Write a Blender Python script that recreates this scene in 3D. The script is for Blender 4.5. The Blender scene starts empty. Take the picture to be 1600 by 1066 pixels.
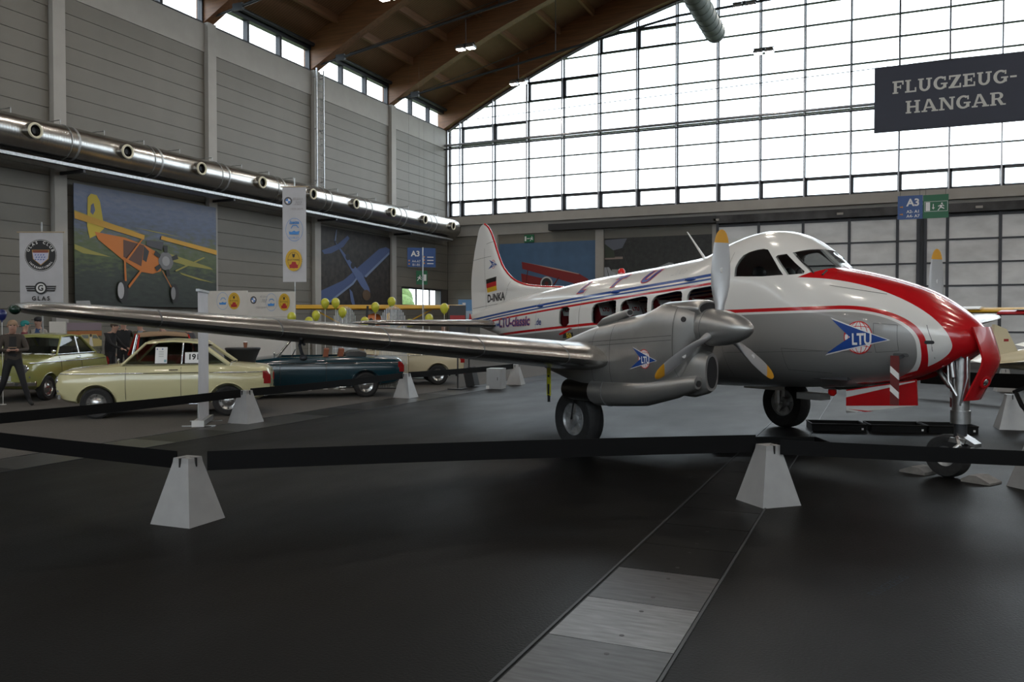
import bpy, bmesh, math, random, bisect
from mathutils import Vector, Matrix
random.seed(7)
R = math.radians
S = bpy.context.scene
COL = S.collection
# ---------------- camera ----------------
cam = bpy.data.objects.new('camera', bpy.data.cameras.new('camera')); COL.objects.link(cam)
cam.data.sensor_width = 36; cam.data.lens = 1300/1600*36; cam.data.clip_end = 500
cam.location = (0, 0, 1.68); cam.rotation_euler = (R(90)-math.atan(28/1300), 0, R(23.75))
S.camera = cam
# ---------------- sky: bright overcast ----------------
W = bpy.data.worlds.new('overcast_sky'); S.world = W; W.use_nodes = True
nt = W.node_tree; nt.nodes.clear()
wo = nt.nodes.new('ShaderNodeOutputWorld'); bg = nt.nodes.new('ShaderNodeBackground')
tc = nt.nodes.new('ShaderNodeTexCoord'); nz = nt.nodes.new('ShaderNodeTexNoise'); cr = nt.nodes.new('ShaderNodeValToRGB')
nz.inputs['Scale'].default_value = 3.5; nz.inputs['Detail'].default_value = 5
cr.color_ramp.elements[0].position = .35; cr.color_ramp.elements[0].color = (.80, .90, 1, 1)
cr.color_ramp.elements[1].position = .65; cr.color_ramp.elements[1].color = (1, 1, 1, 1)
nt.links.new(tc.outputs['Generated'], nz.inputs['Vector']); nt.links.new(nz.outputs['Fac'], cr.inputs['Fac'])
nt.links.new(cr.outputs['Color'], bg.inputs['Color']); nt.links.new(bg.outputs[0], wo.inputs['Surface'])
bg.inputs['Strength'].default_value = 5.0
# ---------------- view ----------------
S.view_settings.view_transform = 'Standard'; S.view_settings.look = 'None'
S.view_settings.gamma = 1; S.view_settings.use_curve_mapping = False
S.view_settings.exposure = 0.0

# ---------------- node expression helper ----------------
class X:
    def __init__(s, nt, so): s.nt, s.so = nt, so
    def op(s, o, *a):
        n = s.nt.nodes.new('ShaderNodeMath'); n.operation = o
        for i, q in enumerate((s,)+a):
            if isinstance(q, X): s.nt.links.new(q.so, n.inputs[i])
            else: n.inputs[i].default_value = q
        return X(s.nt, n.outputs[0])
    def __add__(s, b): return s.op('ADD', b)
    def __radd__(s, b): return s.op('ADD', b)
    def __sub__(s, b): return s.op('SUBTRACT', b)
    def __rsub__(s, b): return (s*-1)+b
    def __mul__(s, b): return s.op('MULTIPLY', b)
    def __rmul__(s, b): return s.op('MULTIPLY', b)
    def __truediv__(s, b): return s.op('DIVIDE', b)
    def __pow__(s, b): return s.op('POWER', b)
    def abs(s): return s.op('ABSOLUTE')
    def lt(s, b): return s.op('LESS_THAN', b)
    def gt(s, b): return s.op('GREATER_THAN', b)
    def max(s, b): return s.op('MAXIMUM', b)
    def min(s, b): return s.op('MINIMUM', b)
def mixc(nt, fac, a, b):
    n = nt.nodes.new('ShaderNodeMix'); n.data_type = 'RGBA'
    nt.links.new(fac.so, n.inputs[0])
    for k, q in ((6, a), (7, b)):
        if isinstance(q, tuple): n.inputs[k].default_value = q+(1,) if len(q) == 3 else q
        else: nt.links.new(q, n.inputs[k])
    return n.outputs[2]
MATS = {}
def mat(name, col=(.5, .5, .5), rough=.5, metal=0, noise=None, bump=None, emit=None, coat=0, spec=.5, stretch=None, sheen=0):
    """principled material; noise=(scale, amount) varies colour, bump=(scale, strength)"""
    if name in MATS: return MATS[name]
    m = bpy.data.materials.new(name); m.use_nodes = True; MATS[name] = m
    nt = m.node_tree; p = nt.nodes['Principled BSDF']
    p.inputs['Base Color'].default_value = (*col, 1); p.inputs['Roughness'].default_value = rough
    p.inputs['Metallic'].default_value = metal; p.inputs['Coat Weight'].default_value = coat
    p.inputs['Coat Roughness'].default_value = .05; p.inputs['Specular IOR Level'].default_value = spec
    m.diffuse_color = (*col, 1)
    def tex(sc, det=4):
        t = nt.nodes.new('ShaderNodeTexCoord'); mp = nt.nodes.new('ShaderNodeMapping'); n = nt.nodes.new('ShaderNodeTexNoise')
        n.inputs['Scale'].default_value = sc; n.inputs['Detail'].default_value = det
        if stretch: mp.inputs['Scale'].default_value = stretch
        nt.links.new(t.outputs['Object'], mp.inputs[0]); nt.links.new(mp.outputs[0], n.inputs['Vector'])
        return n
    if noise:
        n = tex(noise[0]); r = nt.nodes.new('ShaderNodeValToRGB'); a = noise[1]
        r.color_ramp.elements[0].position = .3; r.color_ramp.elements[1].position = .7
        r.color_ramp.elements[0].color = (*[c*(1-a) for c in col], 1); r.color_ramp.elements[1].color = (*[min(1, c*(1+a)) for c in col], 1)
        nt.links.new(n.outputs['Fac'], r.inputs[0]); nt.links.new(r.outputs[0], p.inputs['Base Color'])
    if bump:
        n = tex(bump[0]); b = nt.nodes.new('ShaderNodeBump'); b.inputs['Strength'].default_value = bump[1]; b.inputs['Distance'].default_value = .01
        nt.links.new(n.outputs['Fac'], b.inputs['Height']); nt.links.new(b.outputs[0], p.inputs['Normal'])
    if emit:
        p.inputs['Emission Color'].default_value = (*emit[0], 1); p.inputs['Emission Strength'].default_value = emit[1]
    return m
def glassmat(name, tint=(.9, .95, 1), refl=.08, rough=.02):
    if name in MATS: return MATS[name]
    m = bpy.data.materials.new(name); m.use_nodes = True; MATS[name] = m
    nt = m.node_tree; nt.nodes.clear()
    o = nt.nodes.new('ShaderNodeOutputMaterial'); mx = nt.nodes.new('ShaderNodeMixShader'); t = nt.nodes.new('ShaderNodeBsdfTransparent')
    g = nt.nodes.new('ShaderNodeBsdfGlossy'); lw = nt.nodes.new('ShaderNodeFresnel'); lw.inputs['IOR'].default_value = 1.5
    t.inputs['Color'].default_value = (*tint, 1); g.inputs['Roughness'].default_value = rough
    ge = nt.nodes.new('ShaderNodeNewGeometry'); f = X(nt, lw.outputs[0])*(1-X(nt, ge.outputs['Backfacing']))
    nt.links.new(f.so, mx.inputs[0]); nt.links.new(t.outputs[0], mx.inputs[1]); nt.links.new(g.outputs[0], mx.inputs[2])
    nt.links.new(mx.outputs[0], o.inputs['Surface']); return m

# ---------------- mesh builder ----------------
class G:
    def __init__(s): s.v = []; s.f = []
    def add(s, vs, fs):
        o = len(s.v); s.v += [tuple(q) for q in vs]; s.f += [tuple(i+o for i in f) for f in fs]; return s
    def box(s, x0, x1, y0, y1, z0, z1, M=None):
        vs = [Vector((x, y, z)) for z in (z0, z1) for y in (y0, y1) for x in (x0, x1)]
        if M: vs = [M @ q for q in vs]
        return s.add(vs, [(0, 2, 3, 1), (4, 5, 7, 6), (0, 1, 5, 4), (2, 6, 7, 3), (0, 4, 6, 2), (1, 3, 7, 5)])
    def loft(s, rings, caps=True, closed=True):
        n = len(rings[0]); vs = [q for r in rings for q in r]; fs = []
        for i in range(len(rings)-1):
            for j in range(n if closed else n-1):
                k = (j+1) % n; fs.append((i*n+j, i*n+k, (i+1)*n+k, (i+1)*n+j))
        if caps: fs += [tuple(range(n))[::-1], tuple(range((len(rings)-1)*n, len(rings)*n))]
        return s.add(vs, fs)
    def tube(s, path, r, n=10, caps=True):
        P = [Vector(q) for q in path]; rings = []
        ref = None
        for i, q in enumerate(P):
            d = (P[min(i+1, len(P)-1)]-P[max(i-1, 0)]).normalized()
            if ref is None: ref = Vector((0, 0, 1)) if abs(d.z) < .9 else Vector((1, 0, 0))
            a = d.cross(ref).normalized(); b = a.cross(d).normalized(); ref = b
            rr = r[i] if isinstance(r, (list, tuple)) else r
            rings.append([q+(a*math.cos(t)+b*math.sin(t))*rr for t in (2*math.pi*k/n for k in range(n))])
        return s.loft(rings, caps)
    def lathe(s, prof, c=(0, 0, 0), axis=(0, 0, 1), n=24, caps=True):
        c = Vector(c); d = Vector(axis).normalized(); ref = Vector((0, 0, 1)) if abs(d.z) < .9 else Vector((1, 0, 0))
        a = d.cross(ref).normalized(); b = a.cross(d).normalized()
        return s.loft([[c+d*t+(a*math.cos(w)+b*math.sin(w))*max(r, 1e-4) for w in (2*math.pi*k/n for k in range(n))] for r, t in prof], caps)
    def ring(s, R0, r, c=(0, 0, 0), axis=(0, 0, 1), n=32, m=8):
        return s.lathe([(R0+r*math.cos(t), r*math.sin(t)) for t in (2*math.pi*k/m for k in range(m+1))], c, axis, n, caps=False)
    def ball(s, c, rx, ry=None, rz=None, n=16, m=10, M=None):
        ry = rx if ry is None else ry; rz = rx if rz is None else rz; rings = []
        for i in range(m+1):
            t = math.pi*i/m; rr = max(math.sin(t), 1e-3)
            ring = [Vector((rx*rr*math.cos(w), ry*rr*math.sin(w), -rz*math.cos(t))) for w in (2*math.pi*k/n for k in range(n))]
            rings.append([(M @ q if M else q)+Vector(c) for q in ring])
        return s.loft(rings)
    def prism(s, poly, fn, w0, w1):
        n = len(poly); vs = [fn(u, v, w0) for u, v in poly]+[fn(u, v, w1) for u, v in poly]
        return s.add(vs, [tuple(range(n))[::-1], tuple(range(n, 2*n))]+[(i, (i+1) % n, n+(i+1) % n, n+i) for i in range(n)])
    def sheet(s, grid):
        n = len(grid[0]); return s.add([q for r in grid for q in r], [(i*n+j, i*n+j+1, (i+1)*n+j+1, (i+1)*n+j) for i in range(len(grid)-1) for j in range(n-1)])
    def mesh(s, name, m, smooth=None, norm=True):
        me = bpy.data.meshes.new(name); me.from_pydata(s.v, [], s.f)
        if norm:
            bm = bmesh.new(); bm.from_mesh(me); bmesh.ops.recalc_face_normals(bm, faces=bm.faces); bm.to_mesh(me); bm.free()
        for q in (m if isinstance(m, (list, tuple)) else [m]): me.materials.append(q)
        if smooth:
            me.polygons.foreach_set('use_smooth', [True]*len(me.polygons)); me.set_sharp_from_angle(angle=R(smooth))
        me.update(); return me
    def build(s, name, m, parent=None, smooth=None, norm=True):
        return link(name, s.mesh(name, m, smooth, norm), parent)
def link(name, me, parent=None, loc=None, rot=None, label=None):
    o = bpy.data.objects.new(name, me); COL.objects.link(o); o.parent = parent
    if loc: o.location = loc
    if rot: o.rotation_euler = rot
    if label: o['label'] = label
    return o
def tag(o, label, cat, group=None, kind=None):
    if label: o['label'] = label
    if cat: o['category'] = cat
    if group: o['group'] = group
    if kind: o['kind'] = kind
    return o
def thing(name, label, cat, loc=(0, 0, 0), rz=0, group=None):
    o = bpy.data.objects.new(name, None); COL.objects.link(o); o.location = loc; o.rotation_euler = (0, 0, rz)
    o.empty_display_size = .1
    return tag(o, label, cat, group)
def struct(o): o['kind'] = 'structure'; return o
def bx(name, m, parent, *a):
    return G().box(*a).build(name, m, parent)
def copy_tree(o, parent=None):
    c = o.copy(); COL.objects.link(c); c.parent = parent
    for ch in list(o.children): copy_tree(ch, c)
    return c
def text_geo(s, size=1, bold=0, shear=0, align='CENTER', space=1):
    cu = bpy.data.curves.new('t', 'FONT'); cu.body = s; cu.size = size; cu.offset = bold; cu.shear = shear
    cu.align_x = align; cu.space_character = space; cu.resolution_u = 3
    ob = bpy.data.objects.new('t', cu); COL.objects.link(ob); bpy.context.view_layer.update()
    me = bpy.data.meshes.new_from_object(ob.evaluated_get(bpy.context.evaluated_depsgraph_get()))
    vs = [(v.co.x, v.co.y) for v in me.vertices]; fs = [tuple(p.vertices) for p in me.polygons]
    bpy.data.objects.remove(ob); bpy.data.curves.remove(cu); bpy.data.meshes.remove(me)
    return vs, fs
def text(name, s, fn, m, parent, size=1, **k):
    """lettering mapped by fn(u,v)->xyz"""
    vs, fs = text_geo(s, size, **k)
    return G().add([fn(u, v) for u, v in vs], fs).build(name, m, parent, norm=False)
def circ(cx, cy, r, n=28, ry=None, a0=0, a1=360):
    ry = r if ry is None else ry
    k = n if a1-a0 >= 360 else n+1
    return [(cx+r*math.cos(R(a0+(a1-a0)*i/n)), cy+ry*math.sin(R(a0+(a1-a0)*i/n))) for i in range(k)]
def rrect(x0, x1, y0, y1, r, n=4):
    o = []
    for cx, cy, a in ((x1-r, y1-r, 0), (x0+r, y1-r, 90), (x0+r, y0+r, 180), (x1-r, y0+r, 270)):
        o += [(cx+r*math.cos(R(a+90*i/n)), cy+r*math.sin(R(a+90*i/n))) for i in range(n+1)]
    return o
def pchip(T):
    xs = [a for a, b in T]; ys = [b for a, b in T]; n = len(xs)
    h = [xs[i+1]-xs[i] for i in range(n-1)]; d = [(ys[i+1]-ys[i])/h[i] for i in range(n-1)]
    m = [d[0]]+[0 if d[i-1]*d[i] <= 0 else 2*d[i-1]*d[i]/(d[i-1]+d[i]) for i in range(1, n-1)]+[d[-1]]
    def f(x):
        if x <= xs[0]: return ys[0]
        if x >= xs[-1]: return ys[-1]
        i = min(bisect.bisect_right(xs, x)-1, n-2); t = (x-xs[i])/h[i]
        return (2*t**3-3*t*t+1)*ys[i]+(t**3-2*t*t+t)*h[i]*m[i]+(-2*t**3+3*t*t)*ys[i+1]+(t**3-t*t)*h[i]*m[i+1]
    return f
# ---------------- shared materials ----------------
M_white = mat('white_paint', (.72, .72, .71), .4)
M_black = mat('black_plastic', (.012, .012, .013), .5)
M_rubber = mat('tyre_rubber', (.016, .016, .017), .75, noise=(20, .3))
M_chrome = mat('chrome', (.75, .75, .76), .15, 1)
M_steel = mat('brushed_steel', (.5, .5, .5), .35, 1, noise=(12, .2))
M_dark = mat('dark_steel', (.035, .037, .042), .5, .3)
M_galv = mat('galvanised_steel', (.42, .43, .44), .42, .8, noise=(14, .25))
M_text_k = mat('black_print', (.02, .02, .022), .6)
M_text_w = mat('white_print', (.75, .75, .75), .6)
M_pane = glassmat('clear_pane', (.93, .96, .97))
# =====================================================================
# THE HALL
# =====================================================================
KH = 1.2                        # the hall is laid out in 5 m bays below, then enlarged to its real 6 m bays
WX, BY = -18.1, 33.9            # inner faces of the left wall and the back wall
RX = 22.5                       # right wall
FY = -24.0                      # wall behind the camera
BAY = [8.97, 13.97, 18.97, 23.97, 28.98, 33.86]
arch = lambda x: 16.0-.0134*(x-2.2)**2
DK = 1.1
M_panel = mat('grey_wall_panel', (.150, .140, .118), .55, noise=(1.3, .06))
M_col = mat('light_grey_concrete', (.33, .315, .29), .6, noise=(2, .05))
M_joint = mat('dark_joint', (.07, .065, .06), .7)
M_wood = mat('glulam_wood', (.19, .082, .034), .5, noise=(3, .25), stretch=(.3, 4, 6))
M_frame = mat('anthracite_frame', (.03, .032, .04), .45, .2)
# floor ---------------------------------------------------------------
def floor_mat():
    m = bpy.data.materials.new('dark_asphalt_floor'); m.use_nodes = True; nt = m.node_tree; p = nt.nodes['Principled BSDF']
    t = nt.nodes.new('ShaderNodeTexCoord')
    def nz(sc, det, st=(1, 1, 1)):
        mp = nt.nodes.new('ShaderNodeMapping'); mp.inputs['Scale'].default_value = st; n = nt.nodes.new('ShaderNodeTexNoise')
        n.inputs['Scale'].default_value = sc; n.inputs['Detail'].default_value = det
        nt.links.new(t.outputs['Object'], mp.inputs[0]); nt.links.new(mp.outputs[0], n.inputs['Vector']); return X(nt, n.outputs['Fac'])
    a, b, c = nz(.35, 5, (1, .45, 1)), nz(60, 3), nz(.9, 6, (1.2, .5, 1))
    v = (a-.5)*.004+(b-.5)*.005+(c-.5)*.004+.0055
    cmb = nt.nodes.new('ShaderNodeCombineColor')
    for i, k in enumerate((1, .99, .97)): nt.links.new((v*k).so, cmb.inputs[i])
    nt.links.new(cmb.outputs[0], p.inputs['Base Color'])
    rr = (c-.5)*.22+(a-.5)*.4+(b-.5)*.12+.45
    nt.links.new(rr.so, p.inputs['Roughness']); p.inputs['Specular IOR Level'].default_value = .075
    bp = nt.nodes.new('ShaderNodeBump'); bp.inputs['Strength'].default_value = .5; bp.inputs['Distance'].default_value = .004
    nt.links.new(b.so, bp.inputs['Height']); nt.links.new(bp.outputs[0], p.inputs['Normal'])
    return m
FLOOR = struct(bx('floor', floor_mat(), None, KH*WX-.4, KH*RX+.4, KH*FY-.4, KH*BY+.4, -.5, 0))
M_carpet = mat('grey_carpet', (.105, .10, .095), .9, noise=(40, .12), bump=(200, .3), spec=.15)
bx('carpet', M_carpet, FLOOR, KH*WX+.02, -9.9, 4.2, KH*BY-.4, 0, .006)
def plate_mat(k, c, r):
    return mat('floor_plate_%d' % k, (c, c, c*1.03), r, .3 if c > .1 else .05, spec=.5 if c > .1 else .08 if c < .05 else .2, noise=(5, .35), stretch=(1, 6, 1))
PM = [plate_mat(0, .007, .38), plate_mat(1, .010, .38), plate_mat(2, .14, .4), plate_mat(3, .065, .38), plate_mat(4, .04, .3)]
def plate(x0, x1, y0, y1, m, holes=True):
    g = G(); g.box(x0+.006, x1-.006, y0+.004, y1-.004, -.002, .004)
    o = g.build('floor_plate', m, FLOOR)
    if holes:
        h = G()
        for q in (.2, .8): h.lathe([(.014, .0041), (.014, .0052)], ((x0+x1)/2+.03, y0+(y1-y0)*q, 0), n=10)
        h.build('plate_hole', M_black, o)
ys = [3.48+.676*i for i in range(17)]
for i, y in enumerate(ys):
    plate(-1.62, -.93, y, y+.676, PM[3] if i == 0 else PM[2] if i == 1 else PM[3] if i == 2 else PM[0] if i < 8 else PM[1], i < 5)
for i in range(15): plate(-9.88, -9.02, 5.2+1.2*i, 6.4+1.2*i, PM[4 if i % 3 else 1], False)
for x in (-1.64, -.92, -9.0, -9.9): bx('edge_strip', M_dark, FLOOR, x-.008, x+.008, 3, 22, 0, .007)
# paint drawing of chalk letters on the asphalt
CH = mat('blue_chalk', (.03, .055, .085), .9)
text('chalk_writing', 'FLUGZEUG', lambda u, v: (.0+u*.38-v*.75, 5.55+u*.93+v*.35, .0015), CH, FLOOR, .11, align='LEFT', bold=-.003)
HALL0 = set(bpy.data.objects)
# left wall -------------------------------------------------------------
g = G(); g.box(WX-.3, WX-.03, FY-.3, 29.8, 0, 10.42); g.box(WX-.3, WX-.03, 33.15, BY+.3, 0, 10.42); g.box(WX-.3, WX-.03, 29.8, 33.15, 0, 2.42); g.box(WX-.3, WX-.03, 29.8, 33.15, 3.16, 10.42)
WL = struct(g.build('wall_left', M_joint))
me = G().box(-.03, .0, .009, 4.61, .005, .395)
pm = G().box(-.04, 0, .2, 4.82, .007, .393).mesh('panel', M_panel)
for b in range(5):
    for r in range(24):
        if b == 4 and 6 <= r <= 7:  # row with the door glazing
            pa = G().box(-.04, 0, .2, .8, .007, .393).mesh('panel', M_panel); link('panel', pa, WL, (WX, BAY[b], .4*r)); continue
        link('panel', pm, WL, (WX, BAY[b], .4*r))
bx('plain_panel', M_panel, WL, WX-.03, WX, FY, 8.9, 0, 9.6)
for b in range(6):
    y0 = BAY[b]-.0; bx('fascia', M_col, WL, WX-.05, WX+.02, (FY if b == 0 else BAY[b-1]+.16), y0-.16, 9.6, 10.42)
n = 1
for y in BAY[:-1]+[3.97, -1.03]:
    struct(bx('trim_%d' % n, M_col, None, WX-.05, WX+.14, y-.165, y+.165, 0, 10.46)); n += 1
# glazed strip in the sectional door, left wall last bay
wd = struct(bx('door_1', M_frame, None, WX-.05, WX+.005, 29.75, 33.2, 2.40, 2.46))
bx('top_rail', M_frame, wd, WX-.05, WX+.005, 29.75, 33.2, 3.12, 3.18)
for y in (29.75, 30.95, 32.1, 33.14): bx('stile', M_frame, wd, WX-.05, WX+.005, y, y+.06, 2.46, 3.12)
for y in (29.81, 31.01, 32.16): bx('pane', M_pane, wd, WX-.03, WX-.02, y, y+1.1, 2.46, 3.12)
# clerestory ---------------------------------------------------------
wn = 1
for b in range(-1, 5):
    y0 = BAY[b]+.18 if b >= 0 else 4.1; y1 = BAY[b+1]-.18
    w = struct(bx('window_%d' % wn, M_frame, None, WX-.2, WX-.02, y0, y1, 10.42, 10.49)); wn += 1
    bx('window_head', M_frame, w, WX-.2, WX+.02, y0, y1, 11.14, 11.40)
    p = (y1-y0)/3
    for k in range(4): bx('mullion', M_frame, w, WX-.2, WX-.02, max(y0, y0+p*k-.05), min(y1, y0+p*k+.05), 10.49, 11.14)
    for k in range(3): bx('pane', M_pane, w, WX-.12, WX-.11, y0+p*k+.05, y0+p*(k+1)-.05, 10.49, 11.14)
    tu = G(); tu.tube([(WX+.12, y0, 11.32), (WX+.12, y1, 11.32)], .07, 8); tu.build('blind_roll', M_dark, w, 60)
# ceiling -------------------------------------------------------------
def deck_mat():
    m = bpy.data.materials.new('timber_deck'); m.use_nodes = True; nt = m.node_tree; p = nt.nodes['Principled BSDF']
    t = nt.nodes.new('ShaderNodeTexCoord'); sp = nt.nodes.new('ShaderNodeSeparateXYZ'); nt.links.new(t.outputs['Object'], sp.inputs[0])
    y = X(nt, sp.outputs[1]); g = (y*7.5).op('FRACT'); line = g.lt(.16)
    n = nt.nodes.new('ShaderNodeTexNoise'); n.inputs['Scale'].default_value = 4; nt.links.new(t.outputs['Object'], n.inputs['Vector'])
    a = mixc(nt, X(nt, n.outputs['Fac']), (.19, .095, .045), (.24, .125, .062)); c = mixc(nt, line, a, (.09, .045, .022))
    nt.links.new(c, p.inputs['Base Color']); p.inputs['Roughness'].default_value = .65; return m
NX = 44; xs = [WX-.3+(RX-WX+.6)*i/NX for i in range(NX+1)]
dk = G().loft([[(x, FY, arch(x)+DK), (x, BY+.2, arch(x)+DK), (x, BY+.2, arch(x)+DK+.25), (x, FY, arch(x)+DK+.25)] for x in xs])
CEIL = struct(dk.build('ceiling', deck_mat(), None))
def rib(y, w=.17):
    g = G(); g.loft([[(x, y-w, arch(x)), (x, y+w, arch(x)), (x, y+w, arch(x)+DK+.02), (x, y-w, arch(x)+DK+.02)] for x in xs[0:]])
    return g.build('arch_rib', M_wood, CEIL)
for y in BAY[:-1]+[33.6, 3.97, -1.03, -6]: rib(y)
M_purl = mat('purlin_wood', (.22, .10, .045), .6, noise=(3, .2), stretch=(4, .3, 4))
px_ = [-17.0+1.5*i for i in range(26)]
for b in range(-1, 5):
    y0 = BAY[b] if b >= 0 else 3.97; y1 = BAY[b+1]
    for x in px_: bx('purlin', M_purl, CEIL, x-.06, x+.06, y0+.15, y1-.15, arch(x)+DK-.26, arch(x)+DK+.05)
M_rod = mat('tie_rod_steel', (.05, .055, .06), .4, .6)
for y in BAY[1:-1]:
    g = G(); z0 = 10.62
    g.tube([(WX+.0, y, z0), (WX+1.1, y+.0, z0+.17)], .035, 8); g.tube([(WX+1.0, y, z0+.15), (-6.5, y, 12.35), (2.2, y, 12.6)], .045, 8)
    g.box(WX+.95, WX+1.3, y-.05, y+.05, z0+.08, z0+.28); g.build('tie_rod', M_rod, CEIL, 60)
    h = G(); h.tube([(-11.0, y+.0, 11.68), (-11.0, y+.0, arch(-11)+.1)], .012, 5); h.tube([(WX+1.5, y, 10.9), (-13, y+4.6, arch(-13)+.9)], .014, 5)
    h.build('hanger_cable', M_rod, CEIL)
# back wall: curtain wall of panes --------------------------------------
WBK = struct(bx('wall_back', M_panel, None, WX-.3, RX+.3, BY+.02, BY+.32, 0, 6.0))
bx('sill_beam', M_col, WBK, WX-.02, RX, BY-.32, BY+.35, 6.1, 6.48)
bx('beam', M_col, WBK, WX-.02, RX, BY-.12, BY+.3, 5.62, 6.1)
bx('corner_panel', M_panel, WBK, WX, -16.4, BY-.06, BY+.03, 0, 5.62)
for z in [.4*i for i in range(1, 15)]: bx('panel_joint', M_joint, WBK, WX, -16.4, BY-.065, BY-.05, z-.006, z+.006)
for x0, x1 in ((-16.4, -15.55), (-10.98, -10.62), (-6.1, -5.9)): bx('post', M_col, WBK, x0, x1, BY-.2, BY+.03, 0, 5.62)
for x0, x1 in ((-15.55, -10.98), (-10.62, -6.1)): bx('infill_panel', M_panel, WBK, x0, x1, BY-.05, BY+.03, 0, 5.62)
bx('door_rail', M_black, WBK, -13.0, -5.9, BY-.5, BY-.12, 5.66, 5.93)
bx('door_rail', mat('worn_rail', (.05, .05, .052), .6, .4, noise=(1.5, .6)), WBK, -5.9, RX-.1, BY-.45, BY-.12, 5.62, 5.93)
for x in (-6.0, -1.45, 3.1): bx('rail_lamp', M_col, WBK, x, x+.22, BY-.5, BY-.45, 5.72, 5.80)
wb = struct(bx('window_%d' % wn, M_frame, None, WX, RX, BY-.05, BY+.12, 6.46, 6.54))
cols = [-18.02]+[-17.39+1.64*i for i in range(25)]; cols = [c for c in cols if c < RX-.2]
rows = [6.54, 7.24]+[7.24+.83*i for i in range(1, 12)]
M_tube = mat('aluminium_tube', (.30, .30, .32), .35, .8)
for c in cols:
    top = arch(c)+.1
    bx('mullion', M_frame, wb, c-.028, c+.028, BY-.02, BY+.10, 6.54, top)
    bx('fin_post', M_tube, wb, c-.045, c-.0, BY-.24, BY-.12, 6.5, top-.15)
def xat(z):  # arch x-limit
    return math.sqrt(max(0, (16.0-z)/.0134))
for j, z in enumerate(rows[1:]):
    if z > 15.9: break
    d = xat(z); x0 = max(WX, 2.2-d); x1 = min(RX, 2.2+d)
    bx('transom', M_frame, wb, x0, x1, BY-.02, BY+.10, z-.022, z+.022)
def clip_pane(x0, x1, z0, z1):
    xx = [x0+(x1-x0)*i/4 for i in range(5)]
    tops = [(x, min(z1, arch(x)+.08)) for x in xx]
    if max(t for _, t in tops) <= z0+.05: return None
    pts = [(x0, z0), (x1, z0)]+[(x, max(t, z0+.001)) for x, t in reversed(tops)]
    return pts
for i in range(len(cols)-1):
    far = cols[i] > 10
    zz = rows if not far else [rows[0], rows[-1]+.9]
    for j in range(len(zz)-1):
        q = clip_pane(cols[i]+.03, cols[i+1]-.03, zz[j]+.02, zz[j+1]-.02)
        if not q: continue
        G().prism(q, lambda u, v, w: (u, w, v), BY+.04, BY+.05).build('pane', M_pane, wb)
        opener = (j == 0) or (j == 4 and i in (1, 2)) or (j == 6 and i in (3, 4)) or (j == 8 and i in (5, 6)) or (j == 10 and i in (7, 8))
        if opener and not far:
            g = G(); a, b, c, d = cols[i]+.028, cols[i+1]-.028, zz[j]+.01, zz[j+1]-.022; t = .075
            g.box(a, a+t, BY-.04, BY+.08, c, d); g.box(b-t*.4, b, BY-.04, BY+.08, c, d); g.box(a, b, BY-.04, BY+.08, d-t, d); g.box(a, b, BY-.04, BY+.08, c, c+t*.5)
            g.build('opening_frame', M_frame, wb)
g = G(); g.tube([(WX, BY-.42, 9.72), (RX, BY-.42, 9.72)], .055, 10); g.build('wind_tube', M_tube, wb, 60)
g = G(); g.tube([(WX, BY-.42, 9.55), (RX, BY-.42, 9.55)], .035, 8); g.build('wind_tube', M_frame, wb, 60)
g = G(); g.tube([(-17, BY-.6, 10.72), (2.2, BY-.6, 11.0), (RX, BY-.6, 10.72)], .015, 6); g.build('cable', M_rod, wb)
g = G(); g.loft([[(x, BY-.16, arch(x)-.02), (x, BY+.12, arch(x)-.02), (x, BY+.12, arch(x)+.18), (x, BY-.16, arch(x)+.18)] for x in xs]); g.build('arch_frame', M_frame, wb)
g = G(); g.tube([(x, BY-.1, arch(x)-.06) for x in xs], .07, 8); g.build('blind_roll', M_tube, wb, 60)
g = G(); g.loft([[(x, BY+.02, arch(x)+.1), (x, BY+.3, arch(x)+.1), (x, BY+.3, arch(x)+DK+.1), (x, BY+.02, arch(x)+DK+.1)] for x in xs]); g.build('gable_boarding', M_wood, WBK)
# rolling gate ----------------------------------------------------------
M_gate = mat('gate_panel_metal', (.60, .605, .61), .5, .2, noise=(1.1, .14), stretch=(1, 1, 2.0))
gcols = [[-5.88, -4.3, -2.66, -1.02, .62, 1.30], [1.54, 2.25, 3.9, 5.54, 7.18, 8.82, 10.5]]
grows = [.03, .55, 1.36, 2.19, 3.02, 3.85, 4.68, 5.52]
GATE = struct(bx('door_2', M_dark, None, -5.9, 10.6, BY-.16, BY-.11, 0, 5.62))
for gc in gcols:
    for c in gc: bx('stile', M_frame, GATE, c-.05, c+.05, BY-.24, BY-.16, 0, 5.62)
    for z in grows: bx('rail', M_frame, GATE, gc[0], gc[-1], BY-.225, BY-.16, z-.03, z+.03)
    for i in range(len(gc)-1):
        for j in range(len(grows)-1):
            bx('gate_panel', M_gate, GATE, gc[i]+.05, gc[i+1]-.05, BY-.19, BY-.16, grows[j]+.03, grows[j+1]-.03)
bx('plain_door', M_gate, GATE, 10.6, RX, BY-.16, BY-.1, 0, 5.6)
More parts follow.
